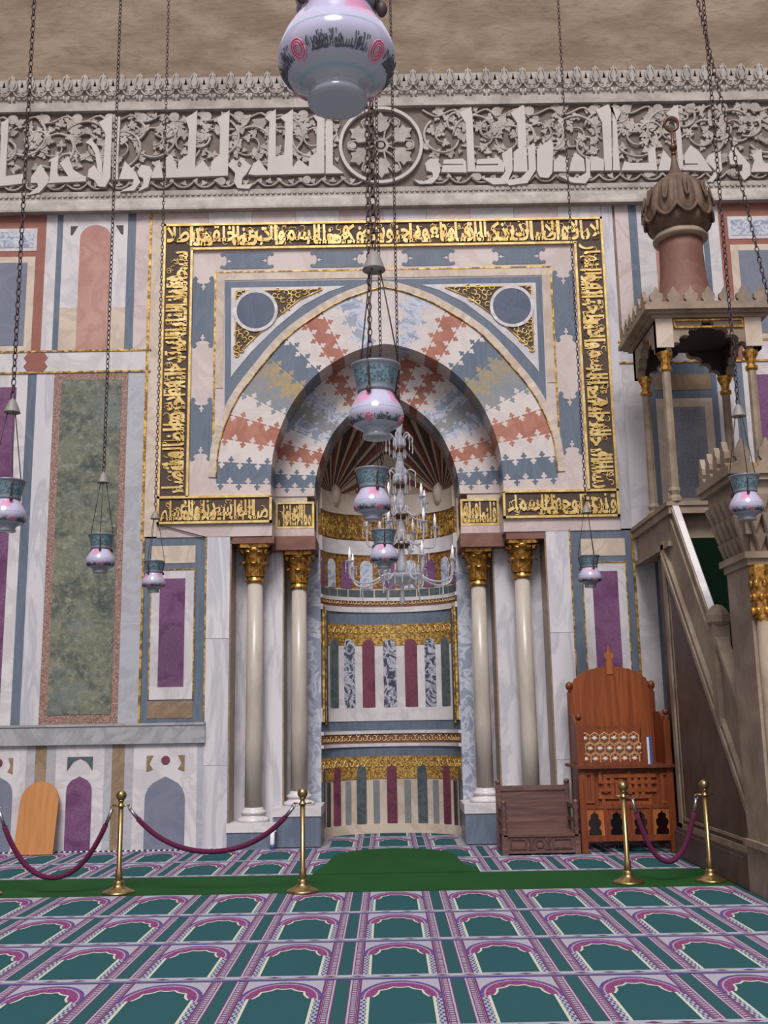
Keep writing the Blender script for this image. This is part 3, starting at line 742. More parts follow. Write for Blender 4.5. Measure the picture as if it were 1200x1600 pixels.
# spandrels
def pp(lst): return [(P(220+x/3, 320+y/3)[0]-XC, P(220+x/3, 320+y/3)[1]) for x, y in lst]
SPB = pp([(395, 362), (1150, 352), (1150, 382), (1060, 388), (950, 418), (830, 478), (690, 590), (560, 710), (470, 820), (415, 920), (394, 975)])
SPW = pp([(425, 392), (960, 383), (880, 410), (760, 474), (640, 572), (520, 690), (445, 780), (424, 810)])
SPG = pp([(446, 408), (850, 400), (745, 448), (640, 530), (540, 622), (447, 712)])
for sgn, w, lab in ((-1, lef, 'l'), (1, mir, 'r')):
    b = MB(); b.prism(w(SPB), -.016, -.005); b.build('blue_spandrel', M['blue'], fc)
    b = MB(); b.prism(w(SPW), -.021, -.010); 
    cx, cz = w(pp([(540, 500)]))[0]
    b.ring(cx, cz, .262, .305, -.040, -.010, 0, 36); b.build('spandrel_edge', M['white'], fc)
    b = MB(); b.prism(w(SPG), -.026, -.012); g = b.build('spandrel_ground', M['ground'], fc)
    b = MB(); rnd = random.Random(5)
    tri = w(SPG); inside = []
    def ptin(x, z):
        c_ = False; n_ = len(tri)
        for i in range(n_):
            (xa, za), (xb, zb) = tri[i], tri[(i+1) % n_]
            if (za > z) != (zb > z) and x < (xb-xa)*(z-za)/(zb-za)+xa: c_ = not c_
        return c_
    for k in range(520):
        x, z = rnd.uniform(min(q[0] for q in tri), max(q[0] for q in tri)), rnd.uniform(min(q[1] for q in tri), max(q[1] for q in tri))
        if not ptin(x, z) or math.hypot(x-cx, z-cz) < .33 or any(math.hypot(x-q[0], z-q[1]) < .062 for q in inside): continue
        inside.append((x, z)); a0 = rnd.uniform(0, 6.2); s_ = rnd.choice((-1, 1))
        b.tube([(x+.045*(1-.6*j/10)*math.cos(a0+s_*5.2*j/10), -.030, z+.045*(1-.6*j/10)*math.sin(a0+s_*5.2*j/10)) for j in range(11)], .0095, 4)
    for i in range(len(tri)): b.tube([(tri[i][0], -.028, tri[i][1]), (tri[(i+1) % len(tri)][0], -.028, tri[(i+1) % len(tri)][1])], .011, 4)
    b.build('spandrel_arabesque', M['gold'], g)
    b = MB(); b.disc(cx, cz, .264, -.036, -.010, 0, 36); b.build('blue_disc', M['slate'], fc)

# ================================================================== MIHRAB
mh = thing('mihrab', 'pointed prayer niche with two striped arches and a shell half dome', 'prayer niche', (0, 0, 0))
TB = [0, .0625, .156, .24, .33, .40, .475, .56, .66, .73, .80, .88, .935, 1.0]
TE = [0, .045, .12, .20, .29, .375, .457, .526, .617, .70, .77, .836, .92, 1.0]
CL = ['field', 'blue', 'cw', 'red', 'cw', 'blueblotch', 'yellow', 'blue', 'cw', 'red', 'cw', 'bluev', 'cw']
M['cw'] = marble('creamy_white_marble', (212, 202, 196), (180, 166, 162), 1.4, .3, .06)
def at(c, t):
    s = t*(len(c)-1); i = min(int(s), len(c)-2); f = s-i; return c[i]*(1-f)+c[i+1]*f
def joggle(a, b_, npair, amp):
    a, b_ = np.array(a), np.array(b_); L = np.linalg.norm(b_-a); d_ = (b_-a)/L; n_ = np.array([-d_[1], d_[0]])  # n: left of the direction = towards crown on the left side
    cells = 2*npair; w = L/cells; out = [tuple(a)]
    for c_ in range(cells):
        s_ = 1 if c_ % 2 == 0 else -1
        for x, z in TRE: out.append(tuple(a+d_*(c_+x)*w+n_*s_*z*amp))
    out.append(tuple(b_)); return out
def ring(inn, ext, y0, y1, npair, amp, mats, skipj=()):
    nb = len(TB)
    bnds = []
    for i, t in enumerate(TB):
        A_, B_ = at(inn, t), at(ext, TE[i])
        if i in (0, nb-1): bnds.append([tuple(A_), tuple(B_)])
        else:
            q = joggle(A_, B_, npair, -amp); bnds.append(q)
    for i in range(nb-1):
        ts = np.linspace(TB[i], TB[i+1], 7)[1:-1]
        te = np.linspace(TE[i], TE[i+1], 7)[1:-1]
        pin = [tuple(at(inn, t)) for t in ts]; pex = [tuple(at(ext, t)) for t in te]
        poly = bnds[i]+pex+bnds[i+1][::-1]+pin[::-1]
        m = M[mats[i]]
        if i == nb-2:                           # key stone: both halves in one piece
            half = bnds[i]+pex+[tuple(at(ext, 1.0))]; inn_ = [tuple(at(inn, 1.0))]+pin[::-1]
            whole = lef(half)+mir(half)[::-1][1:]+mir(inn_[::-1])[:-1]+lef(inn_)
            whole = lef(half)+mir(half)[::-1][1:]+[(XC-x, z) for x, z in inn_[::-1]][0:-1]+lef(inn_)
            b = MB(); b.prism(whole, y0, y1); b.build('voussoir', m, mh)
        else:
            for w in (lef, mir):
                b = MB(); b.prism(w(poly), y0, y1); b.build('voussoir', m, mh)
ring(IN1, EX1, -.018, Y1-.002, 3, .118, CL)
CL2 = ['field', 'blue', 'cw', 'red', 'cw', 'bluev', 'blueblotch', 'bluev', 'cw', 'red', 'cw', 'red', 'cw']
ring(IN2, EX2, Y1+.004, Y2-.002, 3, .10, CL2)

# impost blocks: inscribed gilt block, pale slab, red slab
def block(x0, x1, y0, y1, zs, txt, sgn):
    z0, z1, z2, z3 = zs
    b = MB(); b.box(x0, x1, y0, y1, z2, z3); o = b.build('impost_ground', M['ground'], mh)
    b = MB(); e = .03
    b.frame(x0, x1, z2, z3, e, y0-.014, y0)
    L = x1-x0-2*e-.02
    text_band(b, txt, L, (z3-z2)-2*e-.01, lambda u, w, d: (x1-e-.01-u, y0-d, (z2+z3)/2+w), lap=.5, bold=.03); curls(b, 10, L, z3-z2-2*e, lambda u, w, d: (x1-e-.01-u, y0-d, (z2+z3)/2+w), seed=int(abs(x0)*50))
    b.build('impost_lettering', M['gold'], o)
for sgn in (-1, 1):
    xs = sorted((XC+sgn*1.53, XC+sgn*1.00))
    block(xs[0], xs[1], Y1-.0, Y1+.42, (3.80, 3.98, 4.13, 4.50), 'وما الله بغافل' if sgn < 0 else 'فلنولينك قبلة', sgn)
    b = MB(); b.box(xs[0], xs[1]-.0, Y1-.01, Y2+.0, 3.985, 4.13); 
    xo = sorted((XC+sgn*2.08, XC+sgn*1.53)); b.box(xo[0], xo[1], -.012, Y1, 3.955, 4.128); b.build_each('impost_slab', M['pink'], mh)
    b = MB(); b.box(xs[0]-.03, xs[1]+.03, Y1-.24, Y2-.02, 3.80, 3.985); b.box(xo[0]+.03, xo[1]+.03*(sgn < 0), .0, Y1-.02, 3.86, 3.955); b.build_each('impost_red_slab', M['minred'], mh)
# white stretch under the inscription frame
b = MB()
xl = sorted((FX0, XC-2.08)); b.box(FX0, XC-2.08, -.012, .03, 3.955, 4.128); b.box(XC+2.08, FX1, -.012, .03, 3.955, 4.128); b.build_each('under_strip', M['pink'], fr)

# recess facings: white marble behind the columns
b = MB()
for sgn in (-1, 1):
    for (h0, h1, y, m, zt) in ((1.43, 1.62, Y1-.015, 0, 3.80), (1.62, 2.08, Y1-.008, 1, 3.86)):
        xs = sorted((XC+sgn*h0, XC+sgn*h1)); b.box(xs[0], xs[1], y, Y1+.02, 0, zt, m)
    for (h0, h1, y, m) in ((.95, 1.13, Y2-.014, 2), (1.13, 1.43, Y2-.008, 1)):
        xs = sorted((XC+sgn*h0, XC+sgn*h1)); b.box(xs[0], xs[1], y, Y2+.015, 0, 3.99, m)
    # jamb sides
    x = XC+sgn*2.08; b.box(min(x, x-sgn*.02), max(x, x-sgn*.02), -.004, Y1, 0, 3.86, 3)
    x = XC+sgn*1.43; b.box(min(x, x-sgn*.02), max(x, x-sgn*.02), Y1-.02, Y2, 0, 3.80, 3)
b.build_each('recess_facing', [M['white2'], M['white2'], M['bluev'], M['brown']], mh)

# niche: half-elliptic drum
RX, RY = .95, .66
def NP(th, r=1.0): return (XC-RX*r*math.cos(th), Y2+RY*r*math.sin(th))
def nband(b, z0, z1, off=0.0, t0=0.0, t1=PI, n=40, m=0, lip=0.0):
    """a belt of the niche wall, its face 'off' metres inside the wall line"""
    r = 1-off/RX; vs = []; fs = []
    for i in range(n+1):
        th = t0+(t1-t0)*i/n; x, y = NP(th, r); X2, Y2_ = NP(th, 1.06)
        vs += [(x, y, z0), (x, y, z1), (X2, Y2_, z1), (X2, Y2_, z0)]
    for i in range(n):
        a = 4*i; c_ = 4*(i+1)
        fs += [(a, c_, c_+1, a+1), (a+1, c_+1, c_+2, a+2), (a, a+3, c_+3, c_)]
    fs += [(0, 1, 2, 3), (4*n+3, 4*n+2, 4*n+1, 4*n)]
    b.add(vs, fs, m)
def nslat(b, thc, dth, z0, z1, arch, off, m):
    r = 1-off/RX; pts = []
    ts = [thc-dth/2, thc+dth/2]
    poly = [(ts[0], z0), (ts[1], z0)]
    if arch:
        zz = z1-.11
        for k in range(9):
            a = PI*k/8; poly.append((thc+dth/2*math.cos(a), zz+.11*math.sin(a)**.8))
    else: poly += [(ts[1], z1), (ts[0], z1)]
    vs = [(*NP(t, r), z) for t, z in poly]+[(*NP(t, 1.03), z) for t, z in poly]; n_ = len(poly)
    b.add(vs, [tuple(range(n_))]+[(i, i+n_, (i+1) % n_+n_, (i+1) % n_) for i in range(n_)], m)
def nz(y): return round(P(612, y, Y2+RY)[1], 3)
Zb = {k: nz(y) for k, y in dict(base=1286, low_t=1216, low_g=1181, g1=1166, s1=1141, s2=1126, sl0=1105, sl1=1002, sl2=976, d1=957, w1=950, gs=942, w0=934, dk=920, mq=868, wb=846, br=806, cb=779).items()}
b = MB()
nband(b, 0, Zb['base'], .02); nband(b, Zb['base'], Zb['low_t']+.02, .0); b.build_each('niche_base', M['cream'], mh)
b = MB(); n = NT('arcade_gilding'); v = n.obj(); k = n.noise(v, 30, 4, .7, .8)
M['gold4'] = n.done(n.mix(n.ss(k, .42, .60), sh((128, 92, 50)), sh((222, 180, 96))), .4, .4)
nband(b, Zb['low_t'], Zb['low_g'], .012); nband(b, Zb['sl1']-.06, Zb['sl2'], .012)
b.build_each('arcade_gilding', M['gold4'], mh)
# raised scrollwork of the arcades, thin gilt tubes
b = MB()
def nscroll(zm, hh, n, seed):
    rnd = random.Random(seed)
    for k in range(n):
        th = .08+(PI-.16)*(k+.5)/n; sg = 1 if k % 2 else -1
        pts = []
        for j in range(11):
            a = j/10*5.4*sg+1.6; rr = (1-.6*j/10)
            x, y = NP(th+.055*rr*math.cos(a)*.9, 1-.018/RX); pts.append((x, y, zm+hh*rr*math.sin(a)))
        b.tube(pts, .008, 4)
nscroll((Zb['low_t']+Zb['low_g'])/2+.05, .055, 30, 1); b.build('gilt_scrolls', M['gold'], mh); b = MB(); nscroll((Zb['sl1']+Zb['sl2'])/2+.03, .05, 30, 2)
b.build('gilt_scrolls', M['gold'], mh); b = MB()
zc1 = (Zb['g1']+Zb['s1'])/2
nscroll(zc1, .045, 40, 3); b.build('gilt_scrolls', M['gold'], mh); b = MB(); nscroll(Zb['gs'], .035, 40, 4)
b.build('gilt_scrolls', M['gold'], mh)
# lower arcade
M['greyd'] = marble('mid_grey_marble', (116, 120, 124), (146, 148, 150), 2, .3)
seq = [(0, 'porphd', .100, True), (13.5, 'greyd', .060, False), (27, 'dark_green', .098, True), (40.5, 'greyd', .06, False), (54, 'porphd', .10, True), (67.5, 'dark', .06, False), (81, 'dark_green', .08, True)]
M['dark_green'] = marble('dark_green_marble', (66, 76, 80), (104, 114, 118), 3, .4)
for k, (a, m, w, ar) in enumerate(seq):
    for sgn in ((1,) if a == 0 else (-1, 1)):
        b = MB(); nslat(b, PI/2+sgn*math.radians(a), math.radians(8.6 if ar else 5.2), Zb['base']+.0, (Zb['low_t']+Zb['low_g'])/2+.04 if ar else Zb['low_t']-.02, ar, .022, 0)
        b.build('inlay_slat', M[m], mh)
# upper arcade
b = MB(); nband(b, Zb['sl0'], Zb['sl1']-.06, .004); nband(b, Zb['s2'], Zb['sl0'], .02); b.build_each('arcade_white_ground', M['white'], mh)
for a, m, ar in ((0, 'dvein', True), (19, 'porphd', True), (38, 'dvein', True), (57, 'dark_green', True), (76, 'dark_green', True)):
    for sgn in ((1,) if a == 0 else (-1, 1)):
        b = MB(); nslat(b, PI/2+sgn*math.radians(a), math.radians(11.2), Zb['sl0'], Zb['sl1']+.03, ar, .022, 0); b.build('inlay_slat', M[m], mh)
b = MB(); nband(b, Zb['s1'], Zb['s2'], .008); nband(b, Zb['low_g'], Zb['g1'], .008); nband(b, Zb['sl2'], Zb['d1'], .008); b.build_each('blue_belt', M['blue'], mh)
b = MB(); nband(b, Zb['g1'], Zb['g1']+.045, .035); nband(b, Zb['s1']-.045, Zb['s1'], .035); nband(b, Zb['d1'], Zb['w1']+.01, .03); nband(b, Zb['w0']-.05, Zb['w0'], .03)
nband(b, Zb['mq'], Zb['wb'], .03); b.build_each('white_belt', M['white'], mh)
b = MB(); nband(b, Zb['g1']+.045, Zb['s1']-.045, .012); nband(b, Zb['w1']+.01, Zb['w0']-.05, .012); b.build_each('strapwork_belt', M['minred'], mh)
b = MB()
for k in range(14): nband(b, Zb['w0']+.01, Zb['dk']-.02, .016, PI*k/14+.012, PI*(k+1)/14-.012, 4, 0)
nband(b, Zb['w0'], Zb['dk'], .008, m=1); b.build('dark_block_belt', [M['dark_green'], M['cream']], mh)
b = MB(); nband(b, Zb['dk'], Zb['mq'], .008); b.build('gilt_marquetry_belt', M['brgold'], mh)
b = MB()
for k in range(9):
    th = PI*(k+.5)/9; nslat(b, th, math.radians(12), Zb['dk'], Zb['mq']-.08, True, .016, k % 2)
b.build_each('marquetry_arch', [M['porph'], M['bluev']], mh)
b = MB(); nband(b, Zb['wb'], Zb['br'], .01); o = b.build('niche_inscription_belt', M['brgold'], mh)
b = MB(); hb = Zb['br']-Zb['wb']
def nmap(u, w, d):
    th = PI-.12-(u/2.5)*(PI-.24); x, y = NP(th, 1-(.012+d)/RX); return (x, y, (Zb['wb']+Zb['br'])/2+w)
text_band(b, 'ترضاها فول وجهك شطر المسجد الحرام وحيث ما كنتم فولوا وجوهكم شطره', 2.5, hb*.92, nmap, bold=.03); curls(b, 40, 2.5, hb*.9, nmap, seed=8, r=.014)
b.build('niche_lettering', M['gold2'], o)
b = MB(); nband(b, Zb['br'], Zb['cb']+.04, .03); b.build('springing_belt', M['cream'], mh)
# upright gilt and dark frame lines at both edges of the niche
b = MB()
for sgn in (-1, 1):
    for q, (ww, m) in enumerate(((.03, 0), (.022, 1), (.022, 0), (.02, 1))):
        th = .10+q*.075; th = th if sgn < 0 else PI-th
        x, y = NP(th, 1-.03/RX); b.box(x-ww/2, x+ww/2, y-.012, y+.02, Zb['s2']-.02*q, Zb['w1']-.02*q, m)
b.build_each('niche_edge_line', [M['gold2'], M['dark']], mh)
M['rim'] = marble('brown_grey_marble', (120, 104, 94), (150, 134, 122), 1.5, .3)
# half dome: rows follow the inner arch
n = NT('shell_half_dome'); p, _ = n.pos(); px_, py_, pz_ = n.sep(p)
dx = (px_-XC).abs(); zz = pz_-4.72
a = zz.atan2(.80-dx)*(180/PI)+((.80-dx)*(.80-dx)+zz*zz).sqrt()*6.0
BRN, CR, RD, GB = sh((74, 52, 44)), sh((186, 166, 140)), sh((128, 66, 50)), sh((112, 116, 126))
line = ((a*(1/8.6)).fract() > .72)*1.0
c = n.mix(line, BRN, CR); c = n.mix(n.math('COMPARE', (a*(1/17.2)).fract(), .12, .10), c, RD)
c = n.mix((a < 47)*1.0, c, CR); c = n.mix((a < 38)*1.0, c, RD); c = n.mix((a < 28)*1.0, c, CR); c = n.mix((a < 13)*1.0, c, GB)
k = n.noise(p, 7, 5, .6); c = n.mix(.35*k, c, sh((60, 44, 40)))
M['shell'] = n.done(c, .5, 0, .35)
b = MB(); nt_, na = 48, 40; vs = []; fs = []
xs_ = np.linspace(0, 1, nt_)
zb0 = IN2[0][1]+.0
for i in range(nt_):
    x, z = at(IN2, xs_[i]**1.0); hw = max(abs(x)*.985, 1e-4)
    for k in range(na+1):
        th = PI*k/na; vs.append((XC-hw*math.cos(th), Y2-.0+RY*(hw/.985)*math.sin(th), z))
for i in range(nt_-1):
    for k in range(na): q = i*(na+1)+k; fs.append((q, q+1, q+na+2, q+na+1))
b.add(vs, fs, 0, True); b.build('half_dome', M['shell'], mh)
b = MB()
for sgn in (-1, 1):                             # little bracket feet of the shell ribs
    th = .62 if sgn < 0 else PI-.62; x, y = NP(th, .97); b.lathe([(.02, 0), (.06, .05), (.085, .16), (.07, .26), (.0001, .34)], (x, y, zb0+.02), 10)
b.build_each('shell_foot', M['cream'], mh)
b = MB()
for sgn in (-1, 1):
    xs = sorted((XC+sgn*.975, XC+sgn*1.14)); b.box(xs[0], xs[1], Y2-.05, Y2+.05, 3.98, zb0+.02)
b.build_each('niche_corner_slab', M['cream'], mh)
b = MB(); z0_ = IN2[0][1]
ri = [(x*.955, z0_+(z-z0_)*.975) for x, z in IN2]; ro = [(x*1.04, z0_+(z-z0_)*1.03) for x, z in IN2]
for w in (lef, mir): b.strip([(w([(ri[0][0], 0)])[0][0], z0_-.16)]+w(ri), [(w([(ro[0][0], 0)])[0][0], z0_-.16)]+w(ro), Y2-.012, Y2+.035)
b.build('dome_rim', M['rim'], mh)
b = MB(); vs = []
# fill above the spring between drum and dome edge
nband(b, Zb['cb'], zb0+.06, .0); b.build('dome_sill', M['cream'], mh)

# ================================================================== COLUMNS
def column(name, label, cx, cy, zped, ztop, r, ybox):
    o = thing(name, label, 'column', (cx, cy, 0), 0, None)
    b = MB(); w = .30
    b.box(-w, w, ybox[0]-cy, ybox[1]-cy, 0, zped-.11, 0); b.box(-w-.01, w+.01, ybox[0]-cy-.012, ybox[1]-cy, zped-.11, zped, 1); b.build('pedestal', [M['blue'], M['white']], o)
    b = MB(); b.lathe([(.200, 0), (.208, .02), (.200, .045), (.165, .055), (.150, .075), (.150, .09), (.165, .10), (.165, .125), (.135, .14), (.125, .16), (.115, .18)], (0, 0, zped), 28); b.build('base', M['white'], o)
    zc = ztop-.50
    b = MB(); b.lathe([(r*1.08, zped+.16), (r*1.04, zped+1.0), (r, (zped+zc)/2), (r*.94, zc)], (0, 0, 0), 28); b.build('shaft', M['cream2'], o)
    b = MB()
    b.lathe([(r*.96, 0), (r*1.16, .01), (r*1.16, .035), (r*1.0, .05), (r*1.02, .12), (r*1.02, .30), (r*1.35, .41), (r*1.7, .45)], (0, 0, zc), 20)
    for tier, (z0, hh, nn, rr) in enumerate(((.08, .19, 8, 1.02), (.22, .20, 8, 1.08))):
        for k in range(nn):
            a = 2*PI*(k+.5*tier)/nn; ca, sa = math.cos(a), math.sin(a)
            pr = [(r*rr, z0, .060), (r*rr*1.12, z0+hh*.5, .066), (r*rr*1.3, z0+hh*.85, .058), (r*rr*1.75, z0+hh*1.0, .040), (r*rr*1.85, z0+hh*.86, .022)]
            vs = []
            for q, z, w in pr:
                for sg in (-1, 0, 1):
                    qq = q+(.012 if sg == 0 else 0); vs.append((qq*ca-sg*w*sa, qq*sa+sg*w*ca, zc+z))
            fs = []
            for i in range(len(pr)-1):
                for j in range(2): q = i*3+j; fs.append((q, q+1, q+4, q+3))
            b.add(vs, fs, 0, True)
    for k in range(4):                           # corner volutes
        a = PI/4+k*PI/2; ca, sa = math.cos(a), math.sin(a)
        b.tube([((r*1.2+.02*math.cos(t)*(1-t/9)+.085+.0*t)*ca, (r*1.2+.02*math.cos(t)*(1-t/9)+.085)*sa, zc+.40+.035*math.sin(t)*(1-t/9)) for t in np.linspace(0, 7, 14)], .016, 6)
    b.build('capital', M['gold3'], o)
    b = MB(); ab = r*2.1
    pl = []
    for k in range(4):
        a = k*PI/2; pl += [(ab*math.cos(a+PI/4-.09)*1.2, ab*math.sin(a+PI/4-.09)*1.2), (ab*math.cos(a+PI/4+.09)*1.2, ab*math.sin(a+PI/4+.09)*1.2), (ab*.78*math.cos(a+PI/2), ab*.78*math.sin(a+PI/2))]
    b.prismZ(pl, zc+.45, ztop); b.build('abacus', M['gold3'], o)
    return o
M['cream2'] = marble('warm_column_marble', (184, 174, 162), (156, 144, 134), 1.2, .35, .05, .28, stretch=(2, 2, .5))
n = NT('old_gilding'); v = n.obj(); k = n.noise(v, 22, 5, .7)
M['gold3'] = n.done(n.mix(n.ss(k, .35, .65), sh((120, 78, 36)), sh((222, 168, 80))), .32, .65)
column('marble_column', 'left outer gilt capital column, on a low blue pedestal by the wall pier', XC-1.775, .22, .31, 3.86, .108, (-.02, Y1-.02))
column('marble_column', 'left inner gilt capital column, behind the brass post beside the niche', XC-1.215, .50, .48, 3.80, .105, (.10, Y2-.02))
column('marble_column', 'right inner gilt capital column, beside the niche and the dark bench', XC+1.215, .50, .48, 3.80, .105, (.10, Y2-.02))
column('marble_column', 'right outer gilt capital column, rising from behind the dark bench', XC+1.775, .22, .31, 3.86, .108, (-.02, Y1-.02))
# ================================================================== MARBLE PANELLING LEFT AND RIGHT OF THE ARCH
Zr1, Zr2 = P(150, 548)[1], P(150, 581)[1]
Zl0, Zl1 = P(160, 1131)[1], P(160, 1163)[1]
Zt = 8.585
def side(sg):
    S = 'left' if sg < 0 else 'right'
    def x(p_, y): v = P(p_, y)[0]-XC; return XC+(v if sg < 0 else -v)
    def bx(b, a, c_, z0, z1, yr, pr=0.0, m=0):
        xs = sorted((x(a, yr) if isinstance(a, (int, float)) else a[0], x(c_, yr) if isinstance(c_, (int, float)) else c_[0]))
        b.box(xs[0], xs[1], -pr, .03, z0, z1, m)
    def wx(v): return (XC+(v if sg < 0 else -v),)
    def slabs(name, mat, lst, label, cat='marble slab', par=None):
        b = MB()
        for q in lst: bx(b, *q)
        o = b.build(name, mat, par)
        if par is None: tag(o, label, cat)
        return o
    far = wx(-8.6)
    # ---- upper row
    ra = tag(empty('framed_marble_slab'), f'grey upper marble panel in brick red frame at the {S} end of the wall' if sg < 0 else 'grey upper marble panel in brick red frame right of the ribbed pulpit dome', 'marble panel')
    slabs('red_frame', M['brick'], [(-120, 73, Zr1, Zt, 350)], '', par=ra)
    b = MB(); zA, zB = P(0, 393)[1], P(0, 358)[1]; bx(b, -100, 58, zA, zB, 376, .006); b.build('white_border', M['white'], ra)
    b = MB(); bx(b, -92, 53, zA+.05, zB-.05, 376, .010); b.build('veined_inset', M['dvein2'], ra)
    b = MB(); zA, zB = Zr1+.0, P(0, 402)[1]; bx(b, -100, 52, zA+.015, zB, 476, .006); b.build('cream_border', M['cream'], ra)
    b = MB(); bx(b, -88, 40, zA+.09, zB-.09, 476, .010); b.build('grey_inset', M['greyblue'], ra)
    slabs('marble_slab', M['white'], [(73, 90, Zr1, Zt, 350)], f'narrow white upright slab beside the brick red frame, {S} side')
    slabs('marble_slab', M['blue'], [(90, 99, Zr1, Zt, 350)], f'thin blue grey upright strip {S} of the upper arched red panel, outer one' if sg < 0 else 'thin blue grey upright strip of the upper right wall, nearer the right edge')
    rb = tag(empty('framed_marble_slab'), 'rose arched upper panel in a white field left of the inscription frame' if sg < 0 else 'rose arched upper panel in a white field behind the pulpit dome neck', 'marble panel')
    zc = P(150, 480)[1]
    slabs('white_field', M['white'], [(99, 200, zc, Zt, 350)], '', par=rb)
    slabs('cream_block', M['cream'], [(99, 200, Zr1, zc, 350)], '', par=rb)
    b = MB(); xa, xb = sorted((x(125, 380), x(173, 380))); zs, za = P(150, 372)[1], P(150, 352)[1]; r = (xb-xa)/2; xm = (xa+xb)/2
    b.prism([(xa, Zr1), (xb, Zr1)]+[(xm+r*math.cos(t), zs+(za-zs)*math.sin(t)) for t in np.linspace(0, PI, 15)], -.006, .02); b.build('rose_arch', M['rose'], rb)
    b = MB()
    for pa in ((111, 122), (193, 181)):
        x0, x1 = x(pa[0], 355), x(pa[1], 355); z1 = P(150, 353)[1]; b.prism([(x0, z1), (x1, z1), (x1+(x0-x1)*.3, z1-.05), (x1+(x0-x1)*.75, z1-.13), (x0, z1-.13)], -.006, .02)
    b.build_each('dark_corner_inlay', M['dark'], rb)
    slabs('marble_slab', M['blue'], [(200, 213, Zr1, Zt, 350)], f'blue grey upright strip between the {S} rose arch and the inscription frame')
    slabs('marble_slab', M['pink'], [(213, 234, Zr1, Zt, 350)], f'pale pinkish upright slab next to the {S} gilt upright line')
    slabs('marble_slab', M['cream'] if sg < 0 else M['white2'], [(wx(P(238, 350)[0]-XC)[0:1], (FX0-.005,) if sg < 0 else (FX1+.005,), FZ0-.18, Zt-.0, 350)], f'tall beige edging slab along the left flank of the inscription frame' if sg < 0 else 'tall white edging slab along the right flank of the inscription frame')
    b = MB(); bx(b, 234, 238, FZ0-.2, Zt, 350, .012)
    if sg < 0: tag(b.build('gilt_moulding', M['gold2']), f'thin gilt upright moulding on the {S} side of the inscription frame', 'moulding')
    # ---- belt between the rows
    rc = tag(empty('marble_belt'), f'horizontal white marble belt with red stepped inlay, {S} wall', 'marble belt')
    slabs('belt_slab', M['white'], [(far, 234, Zr2, Zr1, 560, .004)], '', par=rc)
    b = MB(); zm = (Zr1+Zr2)/2; hh = (Zr1-Zr2)/2; xa, xb = x(45, 565), x(67, 565); w = xb-xa
    pl = [(xa, zm-hh), (xb, zm-hh), (xb+.12*w, zm-hh*.8), (xb+.35*w, zm-hh*.4), (xb+.12*w, zm), (xb+.35*w, zm+hh*.4), (xb+.12*w, zm+hh*.8), (xb, zm+hh), (xa, zm+hh), (xa-.12*w, zm+hh*.8), (xa-.35*w, zm+hh*.4), (xa-.12*w, zm), (xa-.35*w, zm-hh*.4), (xa-.12*w, zm-hh*.8)]
    b.prism(pl, -.010, .0); b.build('red_inlay', M['brick'], rc)
    b = MB(); bx(b, far, 236, Zr1-.012, Zr1+.012, 560, .014); bx(b, far, 236, Zr2-.012, Zr2+.012, 560, .014); b.build_each('gilt_line', M['gold2'], rc)
    # ---- lower row
    rp = tag(empty('framed_marble_slab'), 'large purple porphyry panel in white border cut by the left photo edge' if sg < 0 else 'large purple porphyry panel in white border behind the right lamp', 'marble panel')
    slabs('white_border', M['white'], [(-180, 38, Zl0, Zr2-.012, 700)], '', par=rp)
    b = MB(); bx(b, -150, 21, Zl0+.22, Zr2-.20, 700, .006); b.build('porphyry_inset', M['porph'], rp)
    slabs('marble_slab', M['grey'], [(far, -180, Zl0, Zt, 700)], f'plain grey marble cladding at the far {S} end of the wall')
    slabs('marble_slab', M['blue'], [(38, 52, Zl0, Zr2-.012, 700)], f'blue grey upright strip beside the {S} porphyry panel border')
    slabs('marble_slab', M['white2'], [(52, 80, Zl0, Zr2-.012, 700)], f'white upright slab between porphyry and green panels, {S} wall')
    rs = tag(empty('framed_marble_slab'), 'tall green serpentine panel in a mosaic border on the left wall' if sg < 0 else 'speckled grey slab in cream border seen between the pulpit canopy columns', 'marble panel')
    if sg < 0:
        slabs('mosaic_border', M['mosaic'], [(80, 197, Zl0, Zr2-.012, 700, .004)], '', par=rs)
        b = MB(); bx(b, 92, 187, Zl0+.12, Zr2-.11, 700, .010); b.build('serpentine_slab', M['serp'], rs)
    else:
        slabs('blue_frame', M['blue'], [(80, 197, Zl0, Zr2-.012, 700, .004)], '', par=rs)
        (a0, z0), (a1, z1) = P(1036, 792), P(1112, 622)
        b = MB(); b.box(a0, a1, -.010, .02, z0, z1); b.build('cream_border', M['cream'], rs)
        b = MB(); b.box(a0+.11, a1-.11, -.016, .02, z0+.12, z1-.12); b.build('speckled_slab', M['specgrey'], rs)
        b = MB(); b.box(a0, a1, -.010, .02, z1+.12, z1+.34); b.build('brown_block', M['brown'], rs)
    slabs('marble_slab', M['grey2'] if sg < 0 else M['white'], [(197, 228, Zl0, Zr2-.012, 700)], 'grey white upright slab between the green panel and the gilt line' if sg < 0 else 'white upright slab behind the pulpit rear end')
    # framed porphyry panel near the arch
    yr = 1000
    z0, z1 = Zl0, P(270, 838)[1]
    ro = tag(empty('framed_marble_slab'), f'small purple porphyry panel framed in white, under the {S} end of the inscription', 'marble panel')
    slabs('blue_frame', M['blue'], [(222, 320, z0, z1, yr)], '', par=ro)
    b = MB(); bx(b, 233, 303, P(270, 880)[1], P(270, 853)[1], yr, .006); bx(b, 233, 303, P(270, 1122)[1], P(270, 1095)[1], yr, .006, 1); b.build_each('beige_block', [M['cream'], M['brown']], ro)
    b = MB(); bx(b, 235, 303, P(270, 1093)[1], P(270, 890)[1], yr, .010); b.build('white_frame', M['white'], ro)
    b = MB(); bx(b, 248, 288, P(270, 1073)[1], P(270, 904)[1], yr, .014); b.build('porphyry_inset', M['porph'], ro)
    b = MB()
